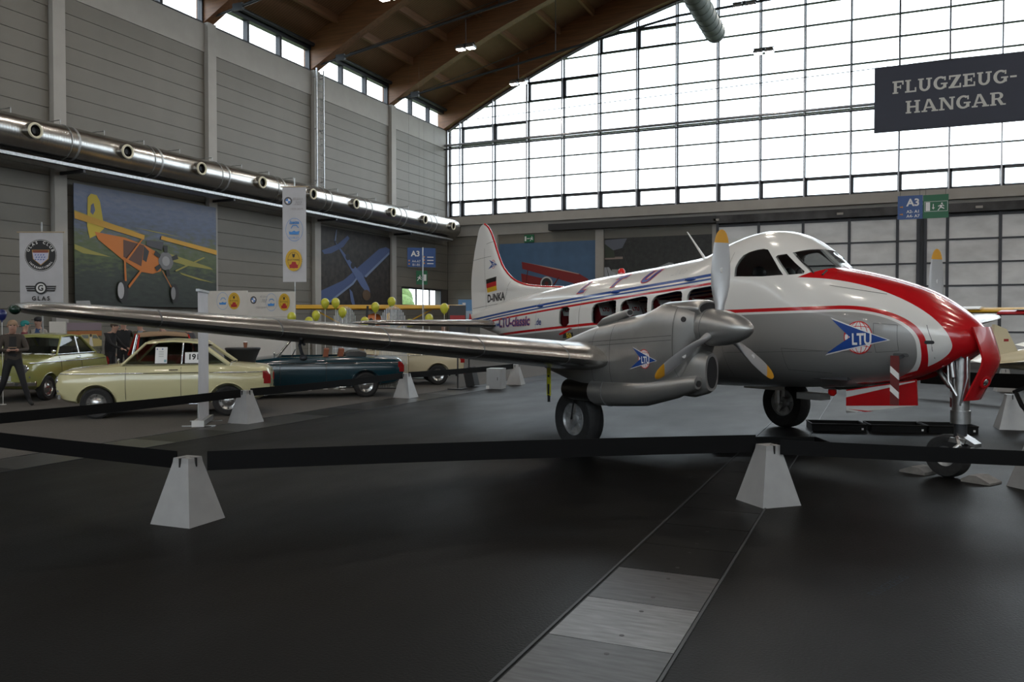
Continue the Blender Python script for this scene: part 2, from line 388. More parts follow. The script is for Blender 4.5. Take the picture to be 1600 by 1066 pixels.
# right wall and the wall behind the photographer ------------------------
WR = struct(bx('wall_right', M_panel, None, RX, RX+.3, FY-.3, BY+.3, 0, 9.6))
wr = struct(bx('window_%d' % (wn+1), M_frame, None, RX-.02, RX+.2, FY, BY, 9.6, 9.7))
for i in range(13): bx('mullion', M_frame, wr, RX, RX+.12, FY+i*4.8-.06, FY+i*4.8+.06, 9.7, 11.6)
bx('pane', M_pane, wr, RX+.05, RX+.06, FY, BY, 9.7, 11.6)
WF = struct(bx('wall_front', M_panel, None, WX-.3, RX+.3, FY-.3, FY, 0, 6.0))
wf = struct(bx('window_%d' % (wn+2), M_frame, None, WX, RX, FY-.15, FY, 6.0, 6.1))
for i in range(25): bx('mullion', M_frame, wf, WX+.7+i*1.64, WX+.78+i*1.64, FY-.15, FY, 6.1, arch(WX+.7+i*1.64))
for i in range(1, 11):
    z = 6.1+.83*i; d = xat(z); bx('transom', M_frame, wf, max(WX, 2.2-d), min(RX, 2.2+d), FY-.12, FY, z-.03, z+.03)
g = G(); g.prism([(WX, 6.1), (RX, 6.1)]+[(x, arch(x)+.1) for x in reversed(xs[1:-1])], lambda u, v, w: (u, w, v), FY-.1, FY-.09); g.build('pane', M_pane, wf)
g = G(); g.loft([[(x, FY-.3, arch(x)), (x, FY, arch(x)), (x, FY, arch(x)+DK+.1), (x, FY-.3, arch(x)+DK+.1)] for x in xs]); g.build('gable_boarding', M_wood, WF)
# ground outside
gr = struct(bx('ground_outside', mat('grass_ground', (.10, .13, .05), .9, noise=(.3, .3)), None, -160, 160, -120, 160, -.8, -.6))

# pendant floodlights in rows under the roof: every one really gives light
M_lampglow = mat('lamp_glow', (1, .95, .9), .5, emit=((1, .93, .86), 30))
def lamp(x, y, z, first=[None]):
    if first[0] is None:
        t = thing('pendant_floodlight', 'pendant floodlight with two lit lamps hung under the timber roof', 'lamp', (x, y, z), group='pendant floodlights under the roof')
        G().tube([(0, 0, .08), (0, 0, 1.0)], .012, 6).build('hanger', M_dark, t)
        g = G(); g.box(-.05, .05, -.06, .06, .02, .12); g.box(-.36, .36, -.02, .02, .10, .13); g.build('bracket', M_dark, t)
        for s_ in (-1, 1):
            h = G(); h.loft([[(s_*.2-.15*k, -.13*k, zz), (s_*.2+.15*k, -.13*k, zz), (s_*.2+.15*k, .13*k, zz), (s_*.2-.15*k, .13*k, zz)] for k, zz in ((1.05, -.06), (1.0, .02), (.6, .10))])
            h.build('housing', M_galv, t)
            bx('lamp_lens', M_lampglow, t, s_*.2-.13, s_*.2+.13, -.11, .11, -.075, -.061)
        L = bpy.data.lights.new('floodlight', 'AREA'); L.shape = 'RECTANGLE'; L.size = .84; L.size_y = .31; L.energy = LAMP_W; L.color = (1, .90, .78)
        lo = bpy.data.objects.new('floodlight', L); COL.objects.link(lo); lo.parent = t; lo.location = (0, 0, -.09)
        first[0] = t; return t
    c = copy_tree(first[0]); c.location = (x, y, z); return c
LAMP_W = 62*KH**2
for yy in (31.2, 26.5, 21.5, 16.5, 11.5, 6.5, 1.5, -3.5, -8.5, -13.5, -18.5):
    for xx in (-13.45, -3.85, 5.75, 15.35): lamp(xx, yy, 11.45)

def enlarge(before):
    """bake the hall scale into the objects made since `before` (about eye height on the floor)"""
    new = [o for o in bpy.data.objects if o not in before]; done = set(); Sc = Matrix.Scale(KH, 4)
    for o in new:
        if o.type == 'MESH' and o.data.name not in done:
            o.data.transform(Sc); done.add(o.data.name)
        o.location = o.location*KH
        if o.parent is None: o.location.z -= (KH-1)*1.68
enlarge(HALL0)
gr.location = (0, 0, 0)
# =====================================================================
# THE TWIN-ENGINED AIRLINER   (local axes: +x nose, +y port, z up, origin between the main wheels)
# =====================================================================
AIR = thing('propeller_airliner', 'white, red and silver twin-engined propeller airliner with German flag on its fin', 'aeroplane', (-2.49, 12.25, 0), R(-32.6))
FT = pchip([(-6.35, 1.86), (-5, 2.1), (-4, 2.22), (-3, 2.32), (-2, 2.43), (-1, 2.5), (0, 2.58), (.5, 2.64), (.9, 2.78), (1.15, 2.85), (1.45, 2.89), (1.75, 2.86), (1.97, 2.78), (2.2, 2.62), (2.5, 2.36), (2.77, 2.30), (3.17, 2.19), (3.55, 2.05), (3.9, 1.84), (4.12, 1.65), (4.2, 1.5)])
FB = pchip([(-6.35, 1.66), (-5, 1.42), (-4, 1.22), (-3, 1.03), (-2, .9), (-1, .83), (0, .8), (1, .82), (2, .87), (2.8, .93), (3.4, 1.02), (3.75, 1.15), (4.0, 1.29), (4.14, 1.4), (4.2, 1.5)])
FWD = pchip([(-6.35, .05), (-5, .3), (-4, .48), (-3, .62), (-2, .73), (-1, .8), (0, .82), (2, .81), (2.8, .76), (3.3, .67), (3.7, .52), (4.0, .32), (4.14, .16), (4.2, .0)])
FC = pchip([(-6.35, 1.76), (-4, 1.72), (-2, 1.66), (0, 1.64), (2, 1.6), (3, 1.55), (4.2, 1.5)])
FN = 2.25
def fy(x, z, inset=0):
    c = FC(x); t = abs((z-c)/(((FT(x)-c) if z > c else (c-FB(x))) or 1e-6))
    return 0. if t >= 1 else FWD(x)*(1-t**FN)**(1/FN)
def fring(x, inset=0, n=56):
    c = FC(x); w = max(FWD(x)-inset, .004); a = max(FT(x)-c-inset, .004); b = max(c-FB(x)-inset, .004); o = []
    for k in range(n):
        t = 2*math.pi*k/n; ct, st = math.cos(t), math.sin(t); e = 2/FN
        o.append((x, w*math.copysign(abs(ct)**e, ct), c+(a if st > 0 else b)*math.copysign(abs(st)**e, st)))
    return o
def paint_mat():
    m = bpy.data.materials.new('airliner_livery_paint'); m.use_nodes = True; nt = m.node_tree; p = nt.nodes['Principled BSDF']
    t = nt.nodes.new('ShaderNodeTexCoord'); sp = nt.nodes.new('ShaderNodeSeparateXYZ'); nt.links.new(t.outputs['Object'], sp.inputs[0])
    x, z = X(nt, sp.outputs[0]), X(nt, sp.outputs[2])
    def dome(x0, a, zl, b, zc, n=2.15, bl=None):     # signed 'distance' outside a bullet-shaped field: level top edge, rounded front
        u = ((x-x0).max(0)/a)
        top = ((z-zl)/b+1).max(0)
        low = ((zc-z).max(0)/(bl or b))*((x-x0).gt(0))
        un = u**n; tot = un+(top**n)+(low**n)
        return (tot**(1/n)-1)*((un/tot.max(.001))*(a*.8-b)+b)     # about metres
    zg = 1.775+((x-1.2).min(1.7))*.0200+((x-1.2).min(0))*.041
    dg = dome(2.9, .82, zg, .38, 1.42, 2.2, .42)
    dr = dome(2.2, 1.80, 2.23, .78, 1.45, 1.8, .52)
    white, red, grey, blue = (.70, .69, .67), (.46, .008, .012), (.29, .285, .28), (.015, .06, .27)
    c = white
    isred = dr.gt(0)*x.gt(2.19)*(z-((x-2.36)*.62+2.265)).lt(0)
    c = mixc(nt, isred, c, red)
    c = mixc(nt, dg.gt(.028)*dg.lt(.070), c, red)
    nose = x.lt(1.13)
    c = mixc(nt, nose*(z-x*.078-2.118).abs().lt(.017), c, red)
    c = mixc(nt, nose*(z-x*.080-2.236).abs().lt(.020), c, blue)
    c = mixc(nt, nose*(z-x*.0795-2.180).abs().lt(.013), c, blue)
    isg = dg.lt(0); c = mixc(nt, isg, c, grey)
    nt.links.new(c, p.inputs['Base Color']); nt.links.new((isg*.35).so, p.inputs['Metallic'])
    nt.links.new((isg*.22+.2).so, p.inputs['Roughness']); p.inputs['Coat Weight'].default_value = .35; p.inputs['Coat Roughness'].default_value = .06
    return m
M_liv = paint_mat()
M_awhite = mat('airliner_white_paint', (.70, .69, .67), .25, coat=.4)
M_silver = mat('silver_paint', (.36, .35, .335), .27, .85, noise=(2.5, .10))
M_silver2 = mat('silver_paint_satin', (.36, .355, .345), .33, .7, noise=(3, .10))
M_ared = mat('airliner_red_paint', (.46, .008, .012), .25, coat=.4)
M_ablue = mat('airliner_blue_paint', (.015, .06, .27), .3)
M_seam = mat('panel_seam', (.10, .10, .10), .6)
M_glassd = glassmat('aircraft_glass', (.62, .64, .64))
M_red = mat('seat_red_fabric', (.20, .008, .012), .85)
M_linen = mat('white_headrest_linen', (.72, .72, .72), .8)
# hollow fuselage shell with real window openings --------------------------
st = [-6.35+.15*i for i in range(int((3.4+6.35)/.15)+1)]+[3.45, 3.55, 3.65, 3.75, 3.85, 3.93, 4.0, 4.06, 4.11, 4.15, 4.18, 4.197]
out = G().loft([fring(x) for x in st])
inn = G().loft([fring(x, .035) for x in st if -4.0 < x < 3.2])
WIN = {
 'w0': [(-2.36, 1.87), (-2.29, 1.942), (-2.13, 1.952), (-2.055, 1.91), (-2.035, 1.68), (-2.13, 1.617), (-2.27, 1.617), (-2.345, 1.67)],
 'w1': [(-1.415, 1.91), (-1.37, 1.965), (-1.29, 1.99), (-.92, 2.028), (-.85, 2.02), (-.825, 1.98), (-.79, 1.78), (-.81, 1.73), (-.87, 1.70), (-1.29, 1.67), (-1.36, 1.68), (-1.40, 1.72)],
 'w2': [(-.72, 1.94), (-.69, 1.99), (-.63, 2.022), (-.25, 2.068), (-.18, 2.06), (-.14, 2.03), (-.105, 1.84), (-.13, 1.795), (-.19, 1.772), (-.6, 1.762), (-.67, 1.775), (-.70, 1.81)],
 'w3': [(-.045, 1.98), (-.02, 2.035), (.03, 2.07), (.42, 2.12), (.50, 2.115), (.535, 2.08), (.572, 1.87), (.55, 1.82), (.49, 1.802), (.07, 1.782), (.0, 1.80), (-.03, 1.84)],
 'w4': [(.64, 2.05), (.665, 2.105), (.72, 2.136), (1.05, 2.168), (1.11, 2.165), (1.13, 2.13), (1.165, 1.93), (1.14, 1.885), (1.09, 1.872), (.75, 1.843), (.69, 1.86), (.66, 1.90)],
 'ck1': [(1.415, 2.275), (1.39, 2.39), (1.415, 2.49), (1.46, 2.55), (1.53, 2.585), (1.63, 2.607), (1.73, 2.613), (1.79, 2.60), (1.835, 2.56), (1.91, 2.49), (2.13, 2.262), (1.85, 2.256)],
 'ck2': [(1.945, 2.492), (1.955, 2.518), (2.055, 2.528), (2.335, 2.30), (2.34, 2.272), (2.18, 2.26)],
 'ck3': [(2.10, 2.542), (2.235, 2.600), (2.515, 2.353), (2.405, 2.278)]}
cut = {}
cm = G(); wm = []
for k, poly in WIN.items():
    for s_ in (-1, 1):
        lo = .05 if k == 'ck3' else .3
        cm.prism(poly, lambda u, v, w: (u, s_*w, v), lo, 1.2)
def boolean(base, cutters, name, m, smooth=30):
    a = base; objs = []
    for c_, op in cutters:
        co = link('c', c_.mesh('c', m)); objs.append(co)
    bo = link('b', a.mesh('b', m))
    for co, (c_, op) in zip(objs, cutters):
        md = bo.modifiers.new('x', 'BOOLEAN'); md.operation = op; md.object = co; md.solver = 'EXACT'
    bpy.context.view_layer.update()
    me = bpy.data.meshes.new_from_object(bo.evaluated_get(bpy.context.evaluated_depsgraph_get()))
    for o in objs+[bo]: bpy.data.objects.remove(o)
    me.name = name; me.polygons.foreach_set('use_smooth', [True]*len(me.polygons)); me.set_sharp_from_angle(angle=R(smooth))
    return me
# nose wheel bay
bay = G().box(3.30, 4.02, -.17, .17, .9, 1.42)
fus_me = boolean(out, [(inn, 'DIFFERENCE'), (cm, 'DIFFERENCE'), (bay, 'DIFFERENCE')], 'fuselage', M_liv)
FUS = link('fuselage', fus_me, AIR)
# panes follow the skin
def skin(u, v, s_=-1, off=.004): return (u, s_*(fy(u, v)+off), v)
def skin_patch(poly, s_, off, thick=.008, sub=2):
    # triangulate, subdivide, wrap on the fuselage side
    bm = bmesh.new(); vs = [bm.verts.new((u, v, 0)) for u, v in poly]; bm.faces.new(vs)
    bmesh.ops.triangulate(bm, faces=bm.faces); 
    for _ in range(sub): bmesh.ops.subdivide_edges(bm, edges=[e for e in bm.edges if e.calc_length() > .06], cuts=1, use_grid_fill=False); bmesh.ops.triangulate(bm, faces=bm.faces)
    bm.verts.ensure_lookup_table(); bm.verts.index_update()
    V = [(v.co.x, v.co.y) for v in bm.verts]; Fs = [tuple(v.index for v in f.verts) for f in bm.faces]; bm.free()
    g = G(); g.add([skin(u, v, s_, off) for u, v in V], Fs); return g
for k, poly in WIN.items():
    for s_ in (-1, 1):
        o = skin_patch(poly, s_, -.012).build('windscreen_pane' if k == 'ck3' else 'cabin_window' if k[0] == 'w' else 'cockpit_window', M_glassd, AIR, 60, norm=False)
# interior: floor, seats, dashboard
bx('cabin_floor', mat('cabin_carpet', (.05, .05, .055), .9), AIR, -3.6, 2.9, -.5, .5, 1.02, 1.06)
seat = G(); seat.loft([[(x, y*(.20-.03*k), 1.30+.19*k) for x, y in ((-.05+.07*k*-1, -1), (.08-.07*k, -1), (.08-.07*k, 1), (-.05-.07*k, 1))] for k in (0, 1, 2, 2.9, 3.2)]); seat.box(-.05, .42, -.2, .2, 1.22, 1.38)
seat_me = seat.mesh('cabin_seat', M_red, 40)
cov = G(); cov.loft([[(x, y, z) for x, y in ((.055-.07*k, -.115), (.085-.07*k, -.115), (.085-.07*k, .115), (.055-.07*k, .115))] for k, z in ((1.8, 1.68), (2.5, 1.80), (3.1, 1.885), (3.3, 1.905))])
cov_me = cov.mesh('headrest_cover', M_linen, 40)
tv, tf = text_geo('LTU', .075, bold=.004)
lt_me = G().add([(-.075-.0*v, -u, 1.77+v) for u, v in tv], tf)
lt_me = G().add([(.098-.07*((1.75+v-1.30)/.19), -u*-1, 1.75+v) for u, v in tv], tf).mesh('headrest_letters', M_ared, norm=False)
for x in (-2.25, -1.28, -.58, .1, .78):
    for y in (-.45, .45):
        a = link('cabin_seat', seat_me, AIR, (x-.08, y, .12)); c = link('headrest_cover', cov_me, a); link('headrest_letters', lt_me, a)
g = G(); g.box(2.25, 2.52, -.42, .42, 1.8, 2.17); g.build('instrument_panel', M_black, AIR)
for y in (-.3, .3):
    g = G(); g.box(1.45, 1.9, y-.2, y+.2, 1.6, 1.7); g.box(1.42, 1.5, y-.2, y+.2, 1.7, 2.22); g.ball((1.46, y, 2.32), .05, .13, .1); g.build('cockpit_seat', M_black, AIR, 40)
g = G(); g.ring(.15, .014, (2.16, -.3, 2.22), (1, 0, .3), 20, 6); g.tube([(2.16, -.3, 2.22), (2.35, -.3, 2.0)], .02, 6); g.build('control_yoke', M_black, AIR, 60)
# wipers, nose details
def on(u, v, off=.01): return Vector(skin(u, v, -1, off))
g = G(); g.tube([on(2.43, 2.27), on(2.36, 2.34), on(2.26, 2.42), on(2.17, 2.50)], .008, 5); g.build('wiper', M_black, AIR)
g = G(); g.tube([on(2.52, 2.25), on(2.50, 2.31)], .012, 6); g.build('wiper_hub', M_black, AIR)
skin_patch(rrect(3.79, 3.87, 1.458, 1.495, .016), -1, .003).build('nose_vent', M_black, AIR, norm=False)
skin_patch(rrect(3.50, 3.64, 1.315, 1.355, .018), -1, .003).build('pitot_recess', M_seam, AIR, norm=False)
# hairline seams on the skin
def seam(pts, w=.0025):
    g = G()
    for i in range(len(pts)-1):
        (a, b), (c, d) = pts[i], pts[i+1]; L = math.hypot(c-a, d-b) or 1; nx, ny = -(d-b)/L*w, (c-a)/L*w
        k = max(1, int(L/.08))
        for j in range(k):
            p0 = (a+(c-a)*j/k, b+(d-b)*j/k); p1 = (a+(c-a)*(j+1)/k, b+(d-b)*(j+1)/k)
            g.add([skin(p0[0]-nx, p0[1]-ny), skin(p1[0]-nx, p1[1]-ny), skin(p1[0]+nx, p1[1]+ny), skin(p0[0]+nx, p0[1]+ny)], [(0, 1, 2, 3)])
    return g
g = seam([(3.32, 1.68), (3.55, 1.66), (3.56, 1.38), (3.34, 1.36), (3.32, 1.68)]); g.v, g.f = g.v, g.f
for pts in ([(3.80, 1.66), (3.85, 1.5), (3.84, 1.30)], [(2.75, 1.10), (2.2, 1.12), (2.2, 1.38), (2.75, 1.36)], [(1.3, 1.30), (2.75, 1.36), (3.3, 1.36)], [(3.35, 2.0), (2.7, 2.12)], [(-3.1, 2.2), (-3.2, 1.2)], [(-1.75, 2.30), (-1.75, 1.0)], [(1.28, 2.6), (1.28, 1.0)]):
    h = seam(pts); g.add(h.v, h.f)
g.build('skin_seam', M_seam, AIR, norm=False)
# lettering on the fuselage -------------------------------------------------
def fine(vs, fs, mx=.05):
    bm = bmesh.new(); B = [bm.verts.new((u, v, 0)) for u, v in vs]
    for f in fs:
        try: bm.faces.new([B[i] for i in f])
        except ValueError: pass
    bmesh.ops.triangulate(bm, faces=bm.faces)
    for _ in range(4):
        E_ = [e for e in bm.edges if e.calc_length() > mx]
        if not E_: break
        bmesh.ops.subdivide_edges(bm, edges=E_, cuts=1); bmesh.ops.triangulate(bm, faces=[f for f in bm.faces if len(f.verts) > 3])
    bm.verts.index_update(); V = [(v.co.x, v.co.y) for v in bm.verts]; Fs = [tuple(v.index for v in f.verts) for f in bm.faces]; bm.free(); return V, Fs
def decal_text(name, s, x, z, size, m, shear=0, bold=0, off=.006, sx=1, slope=.08, align='LEFT', space=1):
    vs, fs = fine(*text_geo(s, size, bold, shear, align, space))
    g = G(); g.add([skin(x+u*sx, z+v+slope*u*sx, -1, off) for u, v in vs], fs); return g.build(name, m, AIR, norm=False)
M_lettershade = mat('red_letter_edge', (.55, .02, .02), .4)
for ch, x, z in (('L', -1.98, 2.172), ('T', -1.18, 2.235), ('U', -.47, 2.275)):
    decal_text('roof_letter', ch, x, z, .22, M_lettershade, .35, .022, .006, 1.45)
    decal_text('roof_letter', ch, x, z, .22, M_ablue, .35, .010, .010, 1.45)
decal_text('roof_year', '2005', .14, 2.345, .13, mat('grey_outline_print', (.35, .35, .36), .5), .4, -.004, .005, 1.15)
decal_text('web_lettering', 'www.', -5.15, 1.60, .14, M_ablue, .15, .002, .006, 1.5, .035)
decal_text('web_lettering', 'LTU-classic', -4.72, 1.60, .24, mat('pale_red_edge', (.5, .12, .14), .4), .12, .012, .005, 1.22, .035)
decal_text('web_lettering', 'LTU-classic', -4.72, 1.60, .24, mat('navy_letters', (.03, .05, .22), .4), .12, .003, .008, 1.22, .035)
decal_text('web_lettering', '.de', -3.17, 1.645, .16, mat('navy_letters'), .12, .002, .006, 1.2, .035)
# emblem: blue arrow over a red-lined globe ----------------------------------
def emblem(fn, s, parent, name='emblem'):
    """fn(u,v,off): u to the right/forward, v up, centre of the globe at 0,0, globe radius = s"""
    def patch(poly, off, m, nm, sub=1):
        bm = bmesh.new(); bm.faces.new([bm.verts.new((u, v, 0)) for u, v in poly]); bmesh.ops.triangulate(bm, faces=bm.faces)
        for _ in range(sub): bmesh.ops.subdivide_edges(bm, edges=[e for e in bm.edges if e.calc_length() > .5], cuts=1); bmesh.ops.triangulate(bm, faces=bm.faces)
        bm.verts.index_update(); V = [(v.co.x, v.co.y) for v in bm.verts]; Fs = [tuple(v.index for v in f.verts) for f in bm.faces]; bm.free()
        return V, Fs, off, m, nm
    def put(V, Fs, off, m, nm): return G().add([fn(u*s, v*s, off) for u, v in V], Fs).build(nm, m, parent, norm=False)
    put(*patch(circ(0, 0, 1, 30), .004, M_text_w, name+'_globe', 2))
    lines = []
    for k in (-.6, -.2, .2, .6):
        hw = math.sqrt(1-k*k); lines.append([(hw*math.sin(t)*.98, k+.10*math.cos(t)) for t in [(-1.5+3*i/10) for i in range(11)]])
        lines.append([(math.sin(k*1.3)*math.cos(t)+.0, math.sin(t)) for t in [(-1.5+3*i/10) for i in range(11)]])
    lines.append(circ(0, 0, 1, 30)+[(1, 0)])
    g = G()
    for L in lines:
        w = .022 if len(L) < 20 else .035
        for i in range(len(L)-1):
            (a, b), (c, d) = L[i], L[i+1]; q = math.hypot(c-a, d-b) or 1; nx, ny = -(d-b)/q*w, (c-a)/q*w
            g.add([fn(s*(a-nx), s*(b-ny), .006), fn(s*(c-nx), s*(d-ny), .006), fn(s*(c+nx), s*(d+ny), .006), fn(s*(a+nx), s*(b+ny), .006)], [(0, 1, 2, 3)])
    g.build(name+'_grid', M_lettershade, parent, norm=False)
    A = [(-2.05, 1.16), (2.05, -.12), (-2.55, -1.08), (-.55, .02)]
    cx, cy = -.6, 0
    put(*patch([(x*1.06+.02, y*1.1) for x, y in A], .007, M_text_w, name+'_arrow_edge', 4)); put(*patch(A, .010, M_ablue, name+'_arrow', 4))
    tv, tf = text_geo('LTU', .98, bold=.03); put([(u*.82+.28, v-.42+.02*u) for u, v in tv], tf, .013, M_text_w, name+'_letters')
emblem(lambda u, v, o: skin(3.165+u*.84, 1.52+v, -1, o), .178, AIR, 'nose_emblem')
emblem(lambda u, v, o: (-5.36+u*.84, -.066-o, 2.855+v), .085, AIR, 'fin_emblem')
# small jubilee badge above the wing
text('jubilee_badge', '50', lambda u, v: skin(-2.05+u*1.4, 1.44+v, -1, .006), mat('badge_yellow', (.6, .42, .02), .5), AIR, .11, bold=.004)
skin_patch([(-2.36, 1.50), (-2.02, 1.60), (-1.92, 1.595), (-2.2, 1.50), (-2.33, 1.48)], -1, .006).build('jubilee_badge', M_ared, AIR, norm=False)
skin_patch([(-2.25, 1.43), (-1.92, 1.44), (-1.92, 1.53), (-2.2, 1.515)], -1, .004).build('jubilee_badge', M_text_k, AIR, norm=False)
# roof: beacon, aerials, blisters
g = G(); g.lathe([(.07, 0), (.07, .03)], (-1.58, 0, FT(-1.58)-.01)); g.build('beacon_base', M_awhite, AIR, 40)
g = G(); g.lathe([(.06, 0), (.058, .05), (.03, .085), (0, .09)], (-1.58, 0, FT(-1.58)+.02)); g.build('beacon', mat('beacon_red', (.6, .01, .01), .2), AIR, 60)
g = G(); g.tube([(.25, 0, FT(.25)-.02), (-.12, 0, FT(.25)+.42)], [.022, .008], 8); g.build('blade_aerial', M_awhite, AIR, 60)
g = G(); g.tube([(-1.2, -.15, FT(-1.2)-.03), (-1.35, -.17, FT(-1.2)+.3)], .005, 5); g.build('whip_aerial', M_black, AIR)
g = G(); g.ball((.62, 0, FT(.6)+.02), .13, .06, .045); g.build('roof_dome', M_awhite, AIR, 60)
for x in (-3.05, -.93, .62):
    g = G(); zz = 2.225+.08*x; g.ball((x, -fy(x, zz)-.005, zz), .11, .035, .028); g.build('skin_blister', M_ablue, AIR, 60)
# fin and rudder -----------------------------------------------------------
LE = pchip([(1.7, -2.9), (2.3, -2.98), (2.345, -3.73), (2.39, -4.22), (2.46, -4.55), (2.56, -4.80), (2.82, -5.13), (3.08, -5.30), (3.35, -5.45), (3.52, -5.56), (3.63, -5.67), (3.70, -5.80)])
TE = pchip([(1.7, -6.28), (2.5, -6.33), (3.08, -6.22), (3.41, -6.10), (3.6, -6.02), (3.67, -5.95), (3.70, -5.86)])
AF_ = [(0, 0), (.02, .25), (.06, .55), (.15, .85), (.3, 1), (.5, .88), (.75, .48), (.97, .05), (1, 0)]
def foil_ring(lx, tx, th, z, ax='z'):
    up_ = [(lx+(tx-lx)*c, th*t, z) for c, t in AF_]; dn = [(lx+(tx-lx)*c, -th*t, z) for c, t in AF_[-2:0:-1]]
    return up_+dn
zz = [1.75, 2.1, 2.26, 2.3, 2.32, 2.345, 2.37, 2.39, 2.42, 2.46, 2.5, 2.56, 2.65, 2.75, 2.85, 3.0, 3.15, 3.3, 3.42, 3.52, 3.6, 3.65, 3.68, 3.70]
g = G(); g.loft([foil_ring(LE(z), TE(z), .085*(1-((z-1.75)/2.02)**3)+.002, z) for z in zz]); FIN = g.build('fin', M_awhite, AIR, 45)
g = G(); g.tube([(LE(z)+.003, 0, z+.004) for z in zz[3:]], .021, 8); g.build('fin_leading_edge', M_ared, FIN, 60)
def on_fin(u, v, o=.0):
    lx, tx = LE(v), TE(v); c = min(max((lx-u)/(lx-tx), 0), 1); th = .085*(1-((v-1.75)/2.02)**3)
    t = 0
    for (a, b), (c2, d) in zip(AF_, AF_[1:]):
        if a <= c <= c2: t = b+(d-b)*(c-a)/(c2-a)
    return (u, -(th*t)-.004-o, v)
def flat_patch(poly, fn, m, nm, parent, n=6):
    # quad patch
    a, b, c, d = poly; grid = [[fn(*[(a[k]*(1-i/n)+b[k]*i/n)*(1-j/n)+(d[k]*(1-i/n)+c[k]*i/n)*j/n for k in (0, 1)]) for i in range(n+1)] for j in range(n+1)]
    return G().sheet(grid).build(nm, m, parent, norm=False)
fl = [(-5.64, 2.56), (-5.23, 2.605), (-5.23, 2.335), (-5.64, 2.295)]
lerp = lambda p, q, t: (p[0]+(q[0]-p[0])*t, p[1]+(q[1]-p[1])*t)
for k, (m, nm) in enumerate(((mat('flag_black', (.01, .01, .01), .4), 'flag_black_band'), (mat('flag_red', (.45, .01, .015), .4), 'flag_red_band'), (mat('flag_gold', (.65, .40, .02), .4), 'flag_gold_band'))):
    flat_patch([lerp(fl[0], fl[3], k/3), lerp(fl[1], fl[2], k/3), lerp(fl[1], fl[2], (k+1)/3), lerp(fl[0], fl[3], (k+1)/3)], on_fin, m, nm, FIN)
text('registration', 'D-INKA', lambda u, v: on_fin(-5.64+u*.93, 2.10+v+.055*u), M_text_k, FIN, .215, bold=.008, align='LEFT')
for pts in ([(-5.70, 1.95), (-5.68, 2.6), (-5.72, 3.2)], [(-6.28, 2.98), (-5.45, 3.02)], [(-5.65, 3.28), (-5.42, 3.32)], [(-6.25, 1.98), (-5.0, 2.08), (-4.75, 2.5)]):
    g = G()
    for (a, b), (c, d) in zip(pts, pts[1:]):
        for j in range(8):
            p0 = lerp((a, b), (c, d), j/8); p1 = lerp((a, b), (c, d), (j+1)/8); L = math.hypot(c-a, d-b); nx, ny = -(d-b)/L*.004, (c-a)/L*.004
            g.add([on_fin(p0[0]-nx, p0[1]-ny), on_fin(p1[0]-nx, p1[1]-ny), on_fin(p1[0]+nx, p1[1]+ny), on_fin(p0[0]+nx, p0[1]+ny)], [(0, 1, 2, 3)])
    g.build('rudder_seam', M_seam, FIN, norm=False)
g = G(); g.tube([(-6.20, -.10, 1.70), (-6.24, -.09, 1.88)], [.05, .008], 6); g.build('tail_cover', mat('tail_red_cover', (.35, .02, .02), .7), AIR)
# wings ----------------------------------------------------------------------
WF_ = [(0, 0, 0), (.012, .026, -.018), (.04, .05, -.03), (.1, .078, -.042), (.2, .098, -.05), (.35, .10, -.05), (.55, .078, -.04), (.78, .042, -.022), (.97, .008, -.004), (1, 0.002, -.002)]
def wing_ring(y, lx, ch, z, k=1.0, inc=.02):
    top = [(lx-ch*c, y, z+ch*t*k-inc*ch*c) for c, t, b in WF_]; bot = [(lx-ch*c, y, z+ch*b*k-inc*ch*c) for c, t, b in WF_[-2:0:-1]]
    return top+bot
def wing(s_):
    S_ = [(.5, 1.05, 2.35, 1.05, 1), (1.6, 1.03, 2.32, 1.12, 1.02), (2.4, 1.0, 2.25, 1.21, 1.04), (3.4, .90, 2.07, 1.31, 1.02), (5.0, .73, 1.77, 1.47, 1.0), (6.6, .55, 1.46, 1.625, .95), (7.9, .40, 1.18, 1.75, .9), (8.25, .33, 1.05, 1.785, .85), (8.45, .22, .86, 1.805, .8), (8.57, .05, .55, 1.82, .7), (8.60, -.12, .2, 1.82, .4)]
    g = G(); g.loft([wing_ring(s_*y, lx, ch, z, k) for y, lx, ch, z, k in S_]); w = g.build('wing', M_silver, AIR, 40)
    h = G()
    for y in (3.0, 4.1, 5.2, 6.3, 7.4):
        i = next(i for i in range(len(S_)-1) if S_[i][0] <= y <= S_[i+1][0]); t = (y-S_[i][0])/(S_[i+1][0]-S_[i][0]); q = [S_[i][k]+(S_[i+1][k]-S_[i][k])*t for k in range(5)]
        r1 = wing_ring(s_*(y-.004), q[1]+.002, q[2], q[3], q[4]*1.02); r2 = wing_ring(s_*(y+.004), q[1]+.002, q[2], q[3], q[4]*1.02); n_ = len(r1)
        h.add(r1+r2, [(j, (j+1) % n_, n_+(j+1) % n_, n_+j) for j in range(n_)])
    h.build('wing_joint', M_seam, w, norm=False)
    return w
WS = wing(-1); WP = wing(1)
g = G(); g.ball((.16, -8.56, 1.80), .07, .05, .045); g.build('navigation_light', mat('nav_light_green', (.01, .03, .02), .1), WS, 60)
g = G(); g.tube([(.40, -6.05, 1.56), (.38, -6.05, 1.49), (.35, -6.05, 1.45), (.40, -6.05, 1.38), (.45, -6.05, 1.34)], .018, 8); g.ball((.46, -6.05, 1.325), .04, .04, .03); g.tube([(.42, -6.02, 1.56), (.28, -6.02, 1.51), (.40, -6.02, 1.46)], .016, 6); g.build('pitot_head', M_dark, WS, 60)
